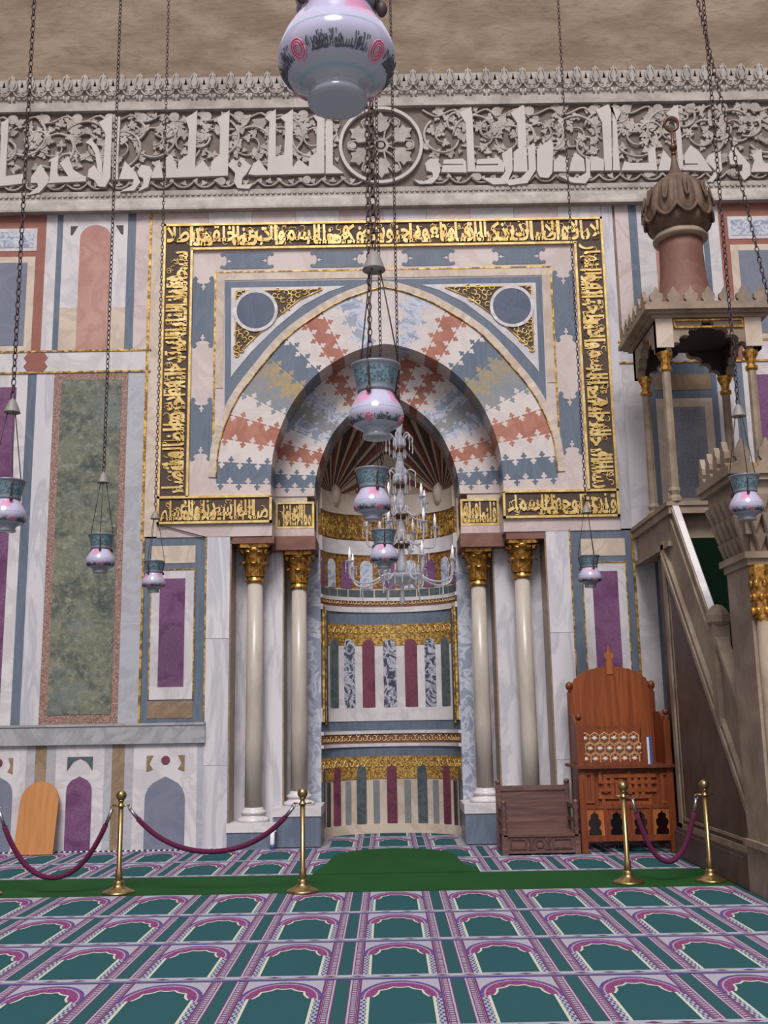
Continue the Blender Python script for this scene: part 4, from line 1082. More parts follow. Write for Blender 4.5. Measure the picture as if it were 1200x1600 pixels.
    for a, c_ in ((233.3, 235), (302, 303.7)): bx(b, a, c_, P(270, 1093)[1], P(270, 889)[1], yr, .018)
    bx(b, 234, 303, P(270, 891)[1], P(270, 889)[1], yr, .018)
    bx(b, 219, 222.5, z0, z1, yr, .018); bx(b, 319.2, 321.4, z0, z1, yr, .018)
    b.build_each('gilt_line', M['gold2'], ro)
    # white pier slabs beside the recess
    b = MB(); xs = sorted((x(321, yr), XC+sg*2.08))
    zz = [0.0, 1.02, 2.62, 3.955]
    for i in range(3): b.box(xs[0], xs[1], -.008, .03, zz[i]+.002, zz[i+1]-.002)
    tag(b.build('marble_pier', M['white2']), f'white streaked marble pier facing at the {S} edge of the column recess', 'pier')
    # ---- ledge and dado
    b = MB(); xs = sorted((x(321, 1147), XC+sg*8.6)); b.box(xs[0], xs[1], -.05, .03, Zl1, Zl0, 0); b.box(xs[0], xs[1], -.062, .03, Zl0-.03, Zl0, 0)
    tag(b.build('stone_ledge', M['grey']), f'projecting grey stone ledge above the {S} arched dado', 'ledge')
    yd = 1250
    def dado(a, c_, ah, bh, lab, inm, apex=1213, orn=None):
        o = tag(empty('arched_dado_slab'), lab, 'dado panel')
        slabs('white_field', M['white'], [(a, c_, 0, Zl1, yd, .002)], '', par=o)
        xa, xb = sorted((x(ah, yd), x(bh, yd))); xm = (xa+xb)/2; hw = (xb-xa)/2; za = P((ah+bh)/2, apex)[1]; zs = za-hw*1.15
        L = [(-1, 0), (-.97, .25), (-.85, .50), (-.62, .72), (-.32, .86), (0, 1.0)]; L = L+[(-p_, q_) for p_, q_ in L[:-1][::-1]]
        b = MB(); b.prism([(xb, 0), (xa, 0)]+[(xm+p_*hw, zs+q_*(za-zs)) for p_, q_ in L], -.008, .0); b.build('arched_inset', inm, o)
        zt = Zl1-.15
        b = MB()
        if orn == 'point':
            b.prism([(xa, zt), (xb, zt), (xb, zt-.17), (xm+hw*.5, zt-.06), (xm, zt-.02), (xm-hw*.5, zt-.06), (xa, zt-.17)], -.008, .0); b.build('pointed_inlay', M['dark_green'], o)
        elif orn == 'disc':
            b.disc(xm, zt-.06, .055, -.008, .0); 
            for s_ in (-1, 1): b.prism([(xm+s_*hw*.95, zt), (xm+s_*hw*.62, zt), (xm+s_*hw*.80, zt-.10), (xm+s_*hw*.62, zt-.17), (xm+s_*hw*.95, zt-.2)], -.008, .0, 1)
            b.build_each('small_inlay', [M['porphd'], M['brown']], o)
    slabs('marble_slab', M['grey'], [(far, -75, 0, Zl1, yd)], f'plain grey dado cladding at the far {S} end')
    dado(-75, 38, -30, 19, f'white dado panel with blue grey arch behind the orange board' if sg < 0 else 'white dado panel with blue grey arch hidden beyond the pulpit', M['greyblue'], orn='disc')
    slabs('dado_strip', M['grey2'], [(38, 52, 0, Zl1, yd)], f'grey dado strip on the far side of the outer brown strip, {S} dado', 'dado strip')
    slabs('dado_strip', M['grey2'], [(70, 85, 0, Zl1, yd)], f'grey dado strip on the arch side of the outer brown strip, {S} dado', 'dado strip')
    slabs('dado_strip', M['brown'], [(52, 70, 0, Zl1, yd)], f'brown dado strip between grey strips, outer {S} one', 'dado strip')
    dado(85, 161, 103, 143, 'white dado panel with narrow purple pointed arch on the left' if sg < 0 else 'white dado panel with narrow purple pointed arch on the right', M['porph'], orn='point')
    slabs('dado_strip', M['grey2'], [(161, 173, 0, Zl1, yd)], f'grey dado strip on the far side of the inner brown strip, {S} dado', 'dado strip')
    slabs('dado_strip', M['grey2'], [(193, 207, 0, Zl1, yd)], f'grey dado strip on the arch side of the inner brown strip, {S} dado', 'dado strip')
    slabs('dado_strip', M['brown'], [(173, 193, 0, Zl1, yd)], f'brown dado strip between grey strips, inner {S} one', 'dado strip')
    dado(207, 307, 226, 289, 'white dado panel with broad blue grey pointed arch behind the rope' if sg < 0 else 'white dado panel with broad blue grey arch behind the carved chair', M['greyblue'], orn='disc')
    slabs('dado_strip', M['grey2'], [(307, 321, 0, Zl1, yd)], f'single grey dado strip beside the {S} white pier', 'dado strip')
M['dvein2'] = marble('mottled_blue_white_marble', (132, 140, 160), (210, 210, 216), 6, .8, .05)
M['greyblue'] = marble('slate_blue_marble', (112, 116, 132), (134, 138, 150), 1.6, .3, .05)
M['grey2'] = marble('pale_grey_marble', (160, 160, 164), (184, 184, 190), 1.6, .5, .08)
M['specgrey'] = speck('speckled_grey_stone', (136, 138, 148), (112, 114, 126), 45, .35, (148, 150, 160), 2)
side(-1); side(1)
b = MB(); 
xs = np.linspace(FX0, FX1, 11)
for i in range(10): b.box(xs[i]+.002, xs[i+1]-.002, -.006, .03, FZ1+.004, Zt-.003, i % 2)
tag(b.build('marble_course', [M['pink'], M['white']]), 'course of pinkish and white blocks between the frieze and the gilt frame', 'marble course')

# ================================================================== MINBAR (stone pulpit, stair towards the camera)
mb = thing('minbar', 'tall stone pulpit stair with ribbed dome and carved gateway at the right wall', 'pulpit')
MX0, MX1 = 3.30, 4.56
KY0, KY1 = -1.90, -.62                        # kiosk front / back
ZP = 3.97                                      # platform level
def rail_z(y): return 4.02+(y+1.69)*1.245
def diag_z(y): return 3.40+(y+1.30)*1.165
# flanks
for sg, X0 in ((-1, MX0), (1, MX1-.12)):
    b = MB(); yF = -3.95
    b.prismX([(-1.30, .30), (-1.30, diag_z(-1.30)), (yF, diag_z(yF)), (yF, .30)], X0, X0+.12); b.build('flank_panel', M['minpan'], mb)
    b = MB()
    b.prismX([(-1.30, diag_z(-1.3)-.06), (-1.30, ZP-.1), (-1.66, rail_z(-1.66)-.06), (yF, rail_z(yF)-.06), (yF, diag_z(yF)+.05)], X0+.028, X0+.095); b.build('balustrade_panel', M['minbar'], mb)
    b = MB(); x0, x1 = (X0-.03, X0+.14) if sg < 0 else (X0-.02, X0+.15)
    def slopebar(ya, yb, zf, d0, d1, xa, xb, m=0): b.prismX([(ya, zf(ya)+d0), (yb, zf(yb)+d0), (yb, zf(yb)+d1), (ya, zf(ya)+d1)], xa, xb, m)
    slopebar(-1.32, yF, diag_z, -.02, .07, x0, x1); slopebar(-1.32, yF, diag_z, .13, .18, x0+.012, x1-.012)
    b.box(x0+.01, x1-.01, -1.42, -1.30, .30, ZP-.4); b.box(x0+.025, x1-.025, -1.52, -1.48, .40, diag_z(-1.5)-.1)
    b.box(x0+.01, x1-.01, -3.95, -1.30, .30, .36); b.box(x0+.018, x1-.018, -3.95, -1.42, .40, .43)
    slopebar(-1.70, -2.98, rail_z, -.25, -.20, x0+.03, x1-.03)
    b.build('moulding', M['minbar'], mb)
    b = MB(); slopebar(-1.66, -2.99, rail_z, -.06, .0, x0+.035, x1-.035); b.build('coping', M['minbar'], mb)
    b = MB(); slopebar(-1.66, -2.99, rail_z, .0, .03, x0+.05, x1-.05); b.build('handrail_highlight', M['white'], mb)  # thin white strip on the rail, its colour standing in for the bright highlight
    b = MB(); slopebar(-3.05, yF, rail_z, -.06, .02, x0+.02, x1-.02); b.build('lower_handrail', M['minbar'], mb)
    b = MB(); xm = X0+.06; yp = -3.0; zt = rail_z(yp)
    b.prismX([(yp-.07, diag_z(yp-.07)+.1), (yp+.07, diag_z(yp+.07)+.1), (yp+.07, zt+.06), (yp-.07, zt+.06)], xm-.085, xm+.085)
    b.lathe([(.10, 0), (.125, .03), (.125, .10), (.10, .15), (.05, .20), (.001, .215)], (xm, yp, zt+.05), 8, sm=False)
    b.build('newel_post', M['minbar'], mb)
    b = MB(); b.box(X0-.06, X0+.16, -3.95, -1.22, 0, .27); b.box(X0-.045, X0+.15, -3.95, -1.24, .27, .31); b.build('plinth', M['minpan'], mb)
# stairs
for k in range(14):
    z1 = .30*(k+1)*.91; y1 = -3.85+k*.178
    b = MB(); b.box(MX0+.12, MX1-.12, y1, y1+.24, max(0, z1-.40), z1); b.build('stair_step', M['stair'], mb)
b = MB(); b.box(MX0+.12, MX1-.12, -1.45, -1.33, .0, 3.7); b.build('stair_back', M['minpan'], mb)
# platform with panelled parapet
b = MB(); b.box(MX0-.02, MX1+.02, -1.78, -.02, ZP-.14, ZP); b.box(MX0+.02, MX1-.02, -1.60, -.02, ZP-.46, ZP-.14)
b.box(MX0-.045, MX1+.045, -1.80, -.02, ZP-.05, ZP+.0); b.box(MX0-.02, MX0+.08, -1.66, -.02, ZP-.5, ZP-.44); b.build('platform', M['minbar'], mb)
b = MB(); b.box(MX0+.10, MX1-.10, -.85, -.70, 0, ZP-.46); b.build('rear_pier', M['minpan'], mb)
M['darkwood'] = plain('shade_toned_wood', (54, 38, 36), .7, 0, .3, 10)  # brown wood, its colour darkened to carry the shade inside the enclosed hood
# kiosk columns
ZK = 5.78
kx0, kx1, ky0, ky1 = MX0+.075, MX1-.17, -1.74, -.78
for (cx, cy) in ((kx0, ky0), (kx1, ky0), (kx0, ky1), (kx1, ky1)):
    o = empty('kiosk_column'); o.parent = mb; o.location = (cx, cy, ZP)
    h = ZK-ZP
    b = MB(); b.lathe([(.085, 0), (.085, .04), (.06, .08), (.075, .13), (.06, .17)], (0, 0, 0), 8, sm=False); b.lathe([(.058, .16), (.052, h-.22)], (0, 0, 0), 8, sm=False); b.build('shaft', M['minbar'], o)
    b = MB(); b.lathe([(.055, h-.24), (.075, h-.22), (.075, h-.19), (.05, h-.17), (.06, h-.10), (.095, h-.03), (.10, h)], (0, 0, 0), 8, sm=False); b.build('capital', M['gold3'], o)
# kiosk hood: four faces with a lobed opening
ZH = 6.17
def lobed(w, h):                               # lower edge outline of the hood opening, left -> right
    half = []
    cs = [(-.86, .10, .16), (-.62, .34, .17), (-.36, .60, .17), (0, .92, .16)]
    for cx, cz, r in cs[:-1]:
        for t in np.linspace(PI*1.15, PI*.35, 6): half.append((cx+r*math.cos(t), cz+r*1.1*math.sin(t)))
    cx, cz, r = cs[-1]
    for t in np.linspace(PI*1.1, PI*.5, 5): half.append((cx+r*math.cos(t), cz+r*1.0*math.sin(t)))
    pts = [(-1, 0)]+half; pts = pts+[(-x, z) for x, z in pts[:-1][::-1]]
    return [(x*w, z*h) for x, z in pts]
hood = MB()
xm, w = (kx0+kx1)/2, (kx1-kx0)/2-.06
def face(b, lo, hi, mid, hw, plane, axis, t=.10, m=0):
    ol = [(mid+x, ZK+z) for x, z in lobed(hw, .36)]
    poly = [(lo, ZK), (lo, ZH), (hi, ZH), (hi, ZK)]+ol[::-1]
    if axis == 'y': b.prism(poly, plane, plane+t, m)
    else: b.prismX(poly, plane, plane+t, m)
xl_, xr_ = kx0-.11, kx1+.11
face(hood, xl_, xr_, xm, w, ky0-.09, 'y'); face(hood, xl_, xr_, xm, w, ky1+.0, 'y')
ym = (ky0+ky1)/2; wy_ = (ky1-ky0)/2-.06
face(hood, ky0-.09, ky1+.1, ym, wy_, xl_, 'x'); face(hood, ky0-.09, ky1+.1, ym, wy_, xr_-.1, 'x')
hood.box(xl_, xr_, ky0-.09, ky1+.1, ZH-.02, ZH+.05)
hood.build('kiosk_hood', M['minbar'], mb)
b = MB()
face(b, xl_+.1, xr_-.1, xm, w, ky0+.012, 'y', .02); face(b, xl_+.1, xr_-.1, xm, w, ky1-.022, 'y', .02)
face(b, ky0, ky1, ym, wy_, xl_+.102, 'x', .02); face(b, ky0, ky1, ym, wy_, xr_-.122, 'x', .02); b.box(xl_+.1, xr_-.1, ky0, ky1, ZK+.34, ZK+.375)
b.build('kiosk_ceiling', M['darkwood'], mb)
b = MB()
for cx in (xl_-.005, xr_-.19): b.box(cx, cx+.20, ky0-.115, ky0-.09, ZK+.03, ZH)
b.build_each('hood_corner_block', M['cream'], mb)
b = MB(); b.frame(xl_+.21, xr_-.2, ZK+.27, ZH-.01, .022, ky0-.11, ky0-.088); b.build('hood_gilt_line', M['gold3'], mb)
b = MB()
for d_, z0, z1 in ((.05, ZH+.0, ZH+.04), (.10, ZH+.04, ZH+.07), (.15, ZH+.07, ZH+.13)): b.box(xl_-d_, xr_+d_, ky0-.09-d_, ky1+.1+d_, z0, z1)
b.build('hood_cornice', M['minbar'], mb)
ZC2 = ZH+.13
# cresting of pierced merlons on the kiosk
def merlon(b, cx, z, w, h, plane, axis, t=.05):
    o = [(-.5, 0), (-.5, .10), (-.28, .22), (-.42, .36), (-.40, .58), (-.2, .70), (-.12, .84), (0, 1.0)]; o = o+[(-p_, q_) for p_, q_ in o[:-1][::-1]]
    pl = [(cx+p_*w, z+q_*h) for p_, q_ in o]
    if axis == 'y': b.prism(pl, plane, plane+t)
    else: b.prismX(pl, plane, plane+t)
b = MB(); n_ = 7
for k in range(n_):
    cx = xl_-.10+(xr_-xl_+.20)*(k+.5)/n_; merlon(b, cx, ZC2, .19, .24, ky0-.20, 'y'); merlon(b, cx, ZC2, .19, .24, ky1+.16, 'y')
for k in range(6):
    cy = ky0-.15+(ky1-ky0+.35)*(k+.5)/6; merlon(b, cy, ZC2, .19, .24, xl_-.13, 'x'); merlon(b, cy, ZC2, .19, .24, xr_+.08, 'x')
b.box(xl_-.12, xr_+.12, ky0-.193, ky0-.157, ZC2-.01, ZC2+.05); b.box(xl_-.123, xl_-.087, ky0-.2, ky1+.21, ZC2, ZC2+.05)
b.build('merlon_cresting', M['minbar'], mb)
dx_, dy_ = xm-.06, -1.22
b = MB(); zd = 7.50; hd = zd-ZC2; b.lathe([(.46, 0), (.38, .15*hd), (.31, .36*hd), (.28, .56*hd), (.270, .8*hd), (.275, hd)], (dx_, dy_, ZC2+.01), 32); b.build('drum', M['minred'], mb)
b = MB(); b.lathe([(.28, 0), (.335, .02), (.34, .05), (.31, .10), (.26, .13)], (dx_, dy_, zd-.08), 24); b.build('drum_collar', M['minbar'], mb)
b = MB(); N8 = 10
prof = [(.26, .0), (.32, .04), (.40, .14), (.435, .28), (.43, .42), (.395, .56), (.32, .68), (.22, .77), (.13, .84), (.075, .92), (.048, 1.02), (.034, 1.10), (.024, 1.18)]
prof = [(float(a)*.94, float(c_)) for a, c_ in crv(prof, 3)]
def ribs(th, i, z):
    k = abs(math.sin(th*N8/2)); f = 1.0
    if .16 < z < .85: f = .93+.11*k**.6-(.05 if k > .93 else 0)
    return f
b.lathe(prof, (dx_, dy_, zd), 120, rfn=ribs)
for k in range(N8):                            # scalloped hems of the ribs
    a0 = 2*PI*(k+.5)/N8+PI/N8*0
    pts = []
    for j in range(13):
        t = j/12; a = a0+(t-.5)*2*PI/N8; z = .30-.14*math.sin(PI*t)**.8; r = .435-.03*(1-math.sin(PI*t))
        if z < .22: r -= (.22-z)*.35
        pts.append((dx_+r*math.cos(a), dy_+r*math.sin(a), zd+z))
    b.tube(pts, .024, 6)
    pts = []
    for j in range(11):
        t = j/10; a = a0+(t-.5)*.9/N8*2*.8; z = .60-.24*math.sin(PI*t)**.5; r = (.44 if z < .45 else .43)-.18*max(0, z-.42)
        pts.append((dx_+r*math.cos(a), dy_+r*math.sin(a), zd+z))
    b.tube(pts, .016, 5)
b.build('ribbed_dome', M['dome'], mb)
b = MB(); zf = zd+1.15
b.lathe([(.03, 0), (.02, .12), (.018, .40)], (dx_, dy_, zf-.02), 10)
b.ball((dx_, dy_, zf+.10), .055, 12); b.ball((dx_, dy_, zf+.01), .03, 10)
b.tube([(dx_+.085*math.cos(t), dy_, zf+.44+.085*math.sin(t)) for t in np.linspace(-.5*PI-5.6/2+PI, -.5*PI+5.6/2+PI, 25)], [.012+.014*math.sin(PI*k/24) for k in range(25)], 8)
b.tube([(dx_+.085*math.cos(t), dy_, zf+.42+.085*math.sin(t)) for t in np.linspace(0, 2*PI, 25)], .018, 8)
b.build('finial', M['bronze'], mb)
# gateway at the foot of the stair
gy0, gy1 = -4.40, -3.72
for X0 in (3.225, 4.36):
    b = MB()
    b.box(X0, X0+.30, gy0, gy1, 0, .40); b.box(X0-.02, X0+.32, gy0-.02, gy1+.02, .40, .46)
    b.box(X0+.02, X0+.28, gy0+.10, gy1, .46, 2.86)
    for d_, z0, z1 in ((0.02, 2.86, 2.92), (.05, 2.92, 2.98)): b.box(X0+.02-d_, X0+.28+d_, gy0+.06-d_, gy1+d_, z0, z1)
    b.build('gate_jamb', M['minbar'], mb)
for X0 in (3.34, 4.48):
    o = empty('gate_column'); o.parent = mb; o.location = (X0, gy0+.07, .46)
    b = MB(); b.lathe([(.10, 0), (.10, .06), (.075, .10), (.085, .16), (.068, .20), (.066, 1.92)], (0, 0, 0), 16); b.build('shaft', M['minbar'], o)
    b = MB(); b.lathe([(.068, 1.90), (.08, 1.93), (.085, 2.12), (.09, 2.30), (.10, 2.34), (.10, 2.40)], (0, 0, 0), 8, sm=False)
    for k in range(3):
        for j in range(8):
            a = 2*PI*(j+.5*(k % 2))/8; b.ball((.088*math.cos(a), .088*math.sin(a), 1.99+k*.12), .026, 6, sz=1.5)
    b.build('capital', M['gold3'], o)
# muqarnas hood of the gateway: stepped tiers of small niches
b = MB(); ex0, ex1 = 3.12, 4.80
tiers = [(2.98, 3.14, .10), (3.14, 3.32, .05), (3.32, 3.48, .0)]
for z0, z1, ins in tiers:
    b.box(ex0+ins+.06, ex1-ins-.06, gy0+ins-.02, gy1-ins*.5+.05, z0, z1)
    n_ = 5
    for k in range(n_):
        cy = gy0+ins+.0+(gy1-gy0-ins*1.2+.08)*(k+.5)/n_
        for s_ in (0, 1):
            xx = ex0+ins+.06 if s_ == 0 else ex1-ins-.06
            sgx = -1 if s_ == 0 else 1
            vs = [(xx+sgx*.085, cy-.055, z1), (xx+sgx*.085, cy+.055, z1), (xx, cy+.065, z1), (xx, cy-.065, z1), (xx+sgx*.05, cy, z0+.02), (xx, cy, z0-.07)]
            b.add(vs, [(0, 1, 2, 3), (0, 4, 1), (0, 3, 5, 4), (1, 4, 5, 2), (3, 2, 5)])
    for k in range(13):
        cx = ex0+ins+.08+(ex1-ex0-2*ins-.16)*(k+.5)/13; yy = gy0+ins-.02
        vs = [(cx-.055, yy-.085, z1), (cx+.055, yy-.085, z1), (cx+.065, yy, z1), (cx-.065, yy, z1), (cx, yy-.05, z0+.02), (cx, yy, z0-.07)]
        b.add(vs, [(0, 1, 2, 3), (0, 4, 1), (0, 3, 5, 4), (1, 4, 5, 2), (3, 2, 5)])
b.box(ex0+.02, ex1-.02, gy0-.08, gy1+.06, 3.48, 3.60)
b.build('muqarnas_hood', M['minred2'] if 'minred2' in M else M['minbar'], mb)
b = MB(); b.box(ex0-.04, ex1+.04, gy0-.14, gy1+.10, 3.60, 3.65); b.box(ex0-.07, ex1+.07, gy0-.17, gy1+.13, 3.65, 3.72); b.build('gate_cornice', M['minbar'], mb)
b = MB(); b.box(ex0-.04, ex1+.04, gy0-.145, gy0-.135, 3.725, 3.75); b.build('gate_gilt_line', M['gold3'], mb)
b = MB()
for k in range(8): merlon(b, ex0-.04+(ex1-ex0+.08)*(k+.5)/8, 3.72, .17, .26, gy0-.16, 'y')
for k in range(4):
    cy = gy0-.12+(gy1-gy0+.2)*(k+.5)/4; merlon(b, cy, 3.72, .15, .26, ex0-.06, 'x'); merlon(b, cy, 3.72, .15, .26, ex1+.01, 'x')
b.build('gate_cresting', M['minbar'], mb)
b = MB(); b.box(3.50, 4.40, gy0+.14, gy0+.24, 2.60, 2.98); b.build('gate_lintel', M['minpan'], mb)
# ================================================================== CARVED READER'S CHAIR
Yf, Yb = -.98, -.30
M['wooddk2'] = wood('dark_red_wood', (88, 44, 30), (120, 62, 38), 6); M['wood3'] = wood('orange_brown_wood', (116, 54, 24), (152, 80, 38), 4)
M['pearlwood'] = wood('pale_lattice_wood', (160, 120, 84), (190, 156, 120), 6)
def K(x, y): return P(760+x/2.727, 1000+y/2.727, Yf)
def KB(x, y): return P(760+x/2.727, 1000+y/2.727, Yb)
ch = thing('readers_chair', 'tall carved red brown wooden chair with arched back and lattice front', 'chair')
x0, x1 = K(404, 800)[0], K(812, 800)[0]
zr0, zr1, zp0, zp1, zm0, zm1, zs0, zs1, zl1 = (K(600, y)[1] for y in (857, 832, 822, 718, 700, 552, 545, 524, 372))
lg = .075
for xx in (x0, x1-lg):
    b = MB(); zt = K(400, 345)[1] if xx == x0 else K(770, 322)[1]
    b.box(xx, xx+lg, Yf, Yf+.075, 0, zt-.05); b.box(xx+.01, xx+lg-.01, Yf+.01, Yf+.065, zt-.05, zt); 
    b.ball((xx+lg/2, Yf+.037, zt+.045), .042, 12); b.build('front_post', M['wood'], ch)
zb_t = KB(350, 225)[1]
bx0, bx1 = KB(346, 300)[0], KB(716, 300)[0]
for xx in (bx0, bx1-.06):
    b = MB(); b.box(xx, xx+.06, Yb-.06, Yb, 0, zb_t); b.lathe([(.03, 0), (.018, .02), (.042, .05), (.05, .085), (.035, .12), (.001, .14)], (xx+.03, Yb-.03, zb_t), 12); b.build('back_post', M['wood'], ch)
# lower rail, apertures panel
b = MB(); b.box(x0+lg, x1-lg, Yf+.01, Yf+.06, zr0, zr1); b.box(x0+lg, x1-lg, Yf+.01, Yf+.06, zp1, zm0+.0); b.box(x0+lg, x1-lg, Yf+.01, Yf+.06, zm1, zs0+.01); b.build_each('cross_rail', M['wood'], ch)
def keyhole(cx, z, w, h):
    o = [(-.5, 0), (-.5, .10), (-.36, .18), (-.36, .24), (-.48, .34), (-.50, .50), (-.40, .60), (-.30, .62), (-.34, .74), (-.24, .84), (-.10, .86), (0, 1.0)]
    o = o+[(-p_, q_) for p_, q_ in o[:-1][::-1]]; return [(cx+p_*w, z+q_*h) for p_, q_ in o]
xs = np.linspace(x0+lg, x1-lg, 5); cents = [K(q, 780)[0] for q in (464, 558, 660, 752)]
for k, cx in enumerate(cents):
    a, c_ = (x0+lg if k == 0 else (cents[k-1]+cx)/2), (x1-lg if k == 3 else (cents[k+1]+cx)/2)
    kh = keyhole(cx, zr1+.03, .15, (zp1-zr1)*.84)
    poly = [(cx-.075, zr1), (a, zr1), (a, zp1), (c_, zp1), (c_, zr1), (cx+.075, zr1)]+kh[::-1]
    b = MB(); b.prism(poly, Yf+.022, Yf+.04); b.build('arched_cutout_panel', M['wood2'] if k in (0, 3) else M['wood'], ch)
    if k:
        b = MB(); b.box(a-.018, a+.018, Yf+.012, Yf+.05, zr1, zp1); b.build('mullion', M['wood'], ch)
# maze panel
b = MB(); b.box(x0+lg, x1-lg, Yf+.035, Yf+.055, zm0, zm1); b.build('front_panel', M['wood'], ch)
b = MB()
def bar(xa, ya, xb, yb, w=.034):
    (X0, Z0), (X1_, Z1_) = K(xa, ya), K(xb, yb)
    b.box(min(X0, X1_)-w/2, max(X0, X1_)+w/2, Yf+(.012 if xa == xb else .008), Yf+.036, min(Z0, Z1_)-w/2, max(Z0, Z1_)+w/2)
for q in ((485, 565, 485, 600), (485, 605, 555, 605), (508, 578, 508, 645), (508, 578, 720, 578), (538, 590, 538, 660), (485, 640, 530, 640), (485, 640, 485, 672), (485, 670, 575, 670), (575, 600, 575, 700), (610, 565, 610, 650), (610, 605, 720, 605), (640, 590, 640, 668), (668, 590, 668, 660), (695, 568, 695, 640), (590, 640, 720, 640), (590, 668, 700, 668), (500, 690, 500, 670), (700, 690, 700, 668), (558, 605, 558, 660), (500, 695, 570, 695), (590, 695, 700, 695)): bar(*q)
for xa in (425, 750):
    for q in ((xa, 570, xa+28, 570), (xa, 692, xa+28, 692), (xa, 570, xa, 692), (xa+28, 570, xa+28, 692)): bar(*q, w=.02)
b.build('strapwork', M['wood3'], ch)
# seat ledge
b = MB(); b.box(x0-.04, x1+.03, Yf-.05, Yb, zs0, zs0+.035); b.build('seat', M['wooddk2'] if 'wooddk2' in M else M['wood'], ch)
# lattice screen
la, lb = K(413, 450)[0], K(668, 450)[0]; lz0, lz1 = zs0+.035, zl1
Yl = Yf+.02
b = MB(); b.frame(la-.02, lb+.02, lz0, lz1+.02, .035, Yl, Yl+.035); b.box(lb+.02, lb+.05, Yl, Yl+.03, lz0, lz1+.02); b.build('screen_frame', M['wood'], ch)
b = MB(); hx_ = .115; rows_ = 4
nx = int((lb-la)/hx_)+1
hs = (lz1-lz0-.05)/3.2
for i in range(rows_):
    for j in range(nx):
        cx = la+.03+hx_*(j+.5*(i % 2)); cz = lz0+.05+hs*(i+.15)
        if cx > lb-.02 or cz > lz1-.02: continue
        pts = [(min(lb, max(la, cx+.066*math.cos(PI*q/3+PI/6))), Yl+.012, min(lz1, max(lz0, cz+.066*math.sin(PI*q/3+PI/6)*1.05))) for q in range(6)]
        b.tube(pts, .0085, 5, True)
        for q in range(3):
            a = PI*q/3; b.tube([(cx-.05*math.cos(a), Yl+.014, cz-.05*math.sin(a)), (cx+.05*math.cos(a), Yl+.014, cz+.05*math.sin(a))], .005, 4)
b.build('lattice', M['pearlwood'] if 'pearlwood' in M else M['wood2'], ch)
b = MB()
for i in range(3):
    for j in range(nx):
        cx = la+.03+hx_*(j+.5*(i % 2)); cz = lz0+.05+hs*(i+.15)
        if cx < lb-.03: b.lathe([(.001, -.03), (.032, -.018), (.038, 0), (.032, .018), (.001, .03)], (cx, Yl+.04, cz), 8)
b.build_each('turned_bead', M['pearl'], ch)
# arched plank back
zb0, zb1, zap = KB(520, 370)[1], KB(380, 220)[1], KB(520, 112)[1]
xm = (bx0+bx1)/2; hw = (bx1-bx0)/2-.03
pts = [(bx0+.05, zs0+.02)]; 
arc = []
for k in range(33):
    t = PI-PI*k/32; r = 1.0 if k % 2 else .975
    arc.append((xm+hw*math.cos(t)*r, zb1-.02+(zap-zb1+.02)*math.sin(t)**.85*r))
b = MB(); b.prism([(bx0+.05, zs0+.02)]+arc+[(bx1-.05, zs0+.02)], Yb-.045, Yb-.02); b.build('arched_back', M['wood3'] if 'wood3' in M else M['wood'], ch)
b = MB(); fo = [(-.05, -.08), (-.05, .06), (-.035, .10), (-.06, .12), (-.075, .17), (-.03, .19), (0, .30)]; fo = fo+[(-p_, q_) for p_, q_ in fo[:-1][::-1]]
b.prism([(xm+p_*.8, zap-.02+q_) for p_, q_ in fo], Yb-.055, Yb-.03); b.build('back_finial', M['wood2'], ch)
# sides with sloping arms
for sg, xa, xb in ((-1, x0+.01, bx0+.01), (1, x1-.04, bx1-.04)):
    zt_f = K(400, 360)[1] if sg < 0 else K(770, 340)[1]
    b = MB(); xq = xa if sg < 0 else xa
    pl = [(Yf+.06, .12), (Yb-.05, .12), (Yb-.05, zb_t-.25), (Yf+.35, zt_f+.10), (Yf+.06, zt_f-.06)]
    n_ = len(pl); vs = []
    for off in (0, .025):
        for y, z in pl:
            f_ = (y-Yf)/(Yb-Yf); vs.append((xa+(xb-xa)*f_+off, y, z))
    b.add(vs, [tuple(range(n_)), tuple(range(2*n_-1, n_-1, -1))]+[(i, i+n_, (i+1) % n_+n_, (i+1) % n_) for i in range(n_)])
    b.build('side_panel', M['wooddk3'] if 'wooddk3' in M else M['wood'], ch)
# book lying inside the chair, beside the lattice
bo = thing('book', 'white and blue book standing inside the carved chair right of the lattice', 'book')
xk = K(702, 460)[0]
b = MB(); b.box(xk-.045, xk+.0, Yf+.09, Yf+.27, zs0+.036, zs0+.036+.31); b.build('pages', M['paper'], bo)
b = MB(); b.box(xk+.001, xk+.03, Yf+.085, Yf+.28, zs0+.036, zs0+.036+.32); b.build('cover', M['bluepl'], bo)

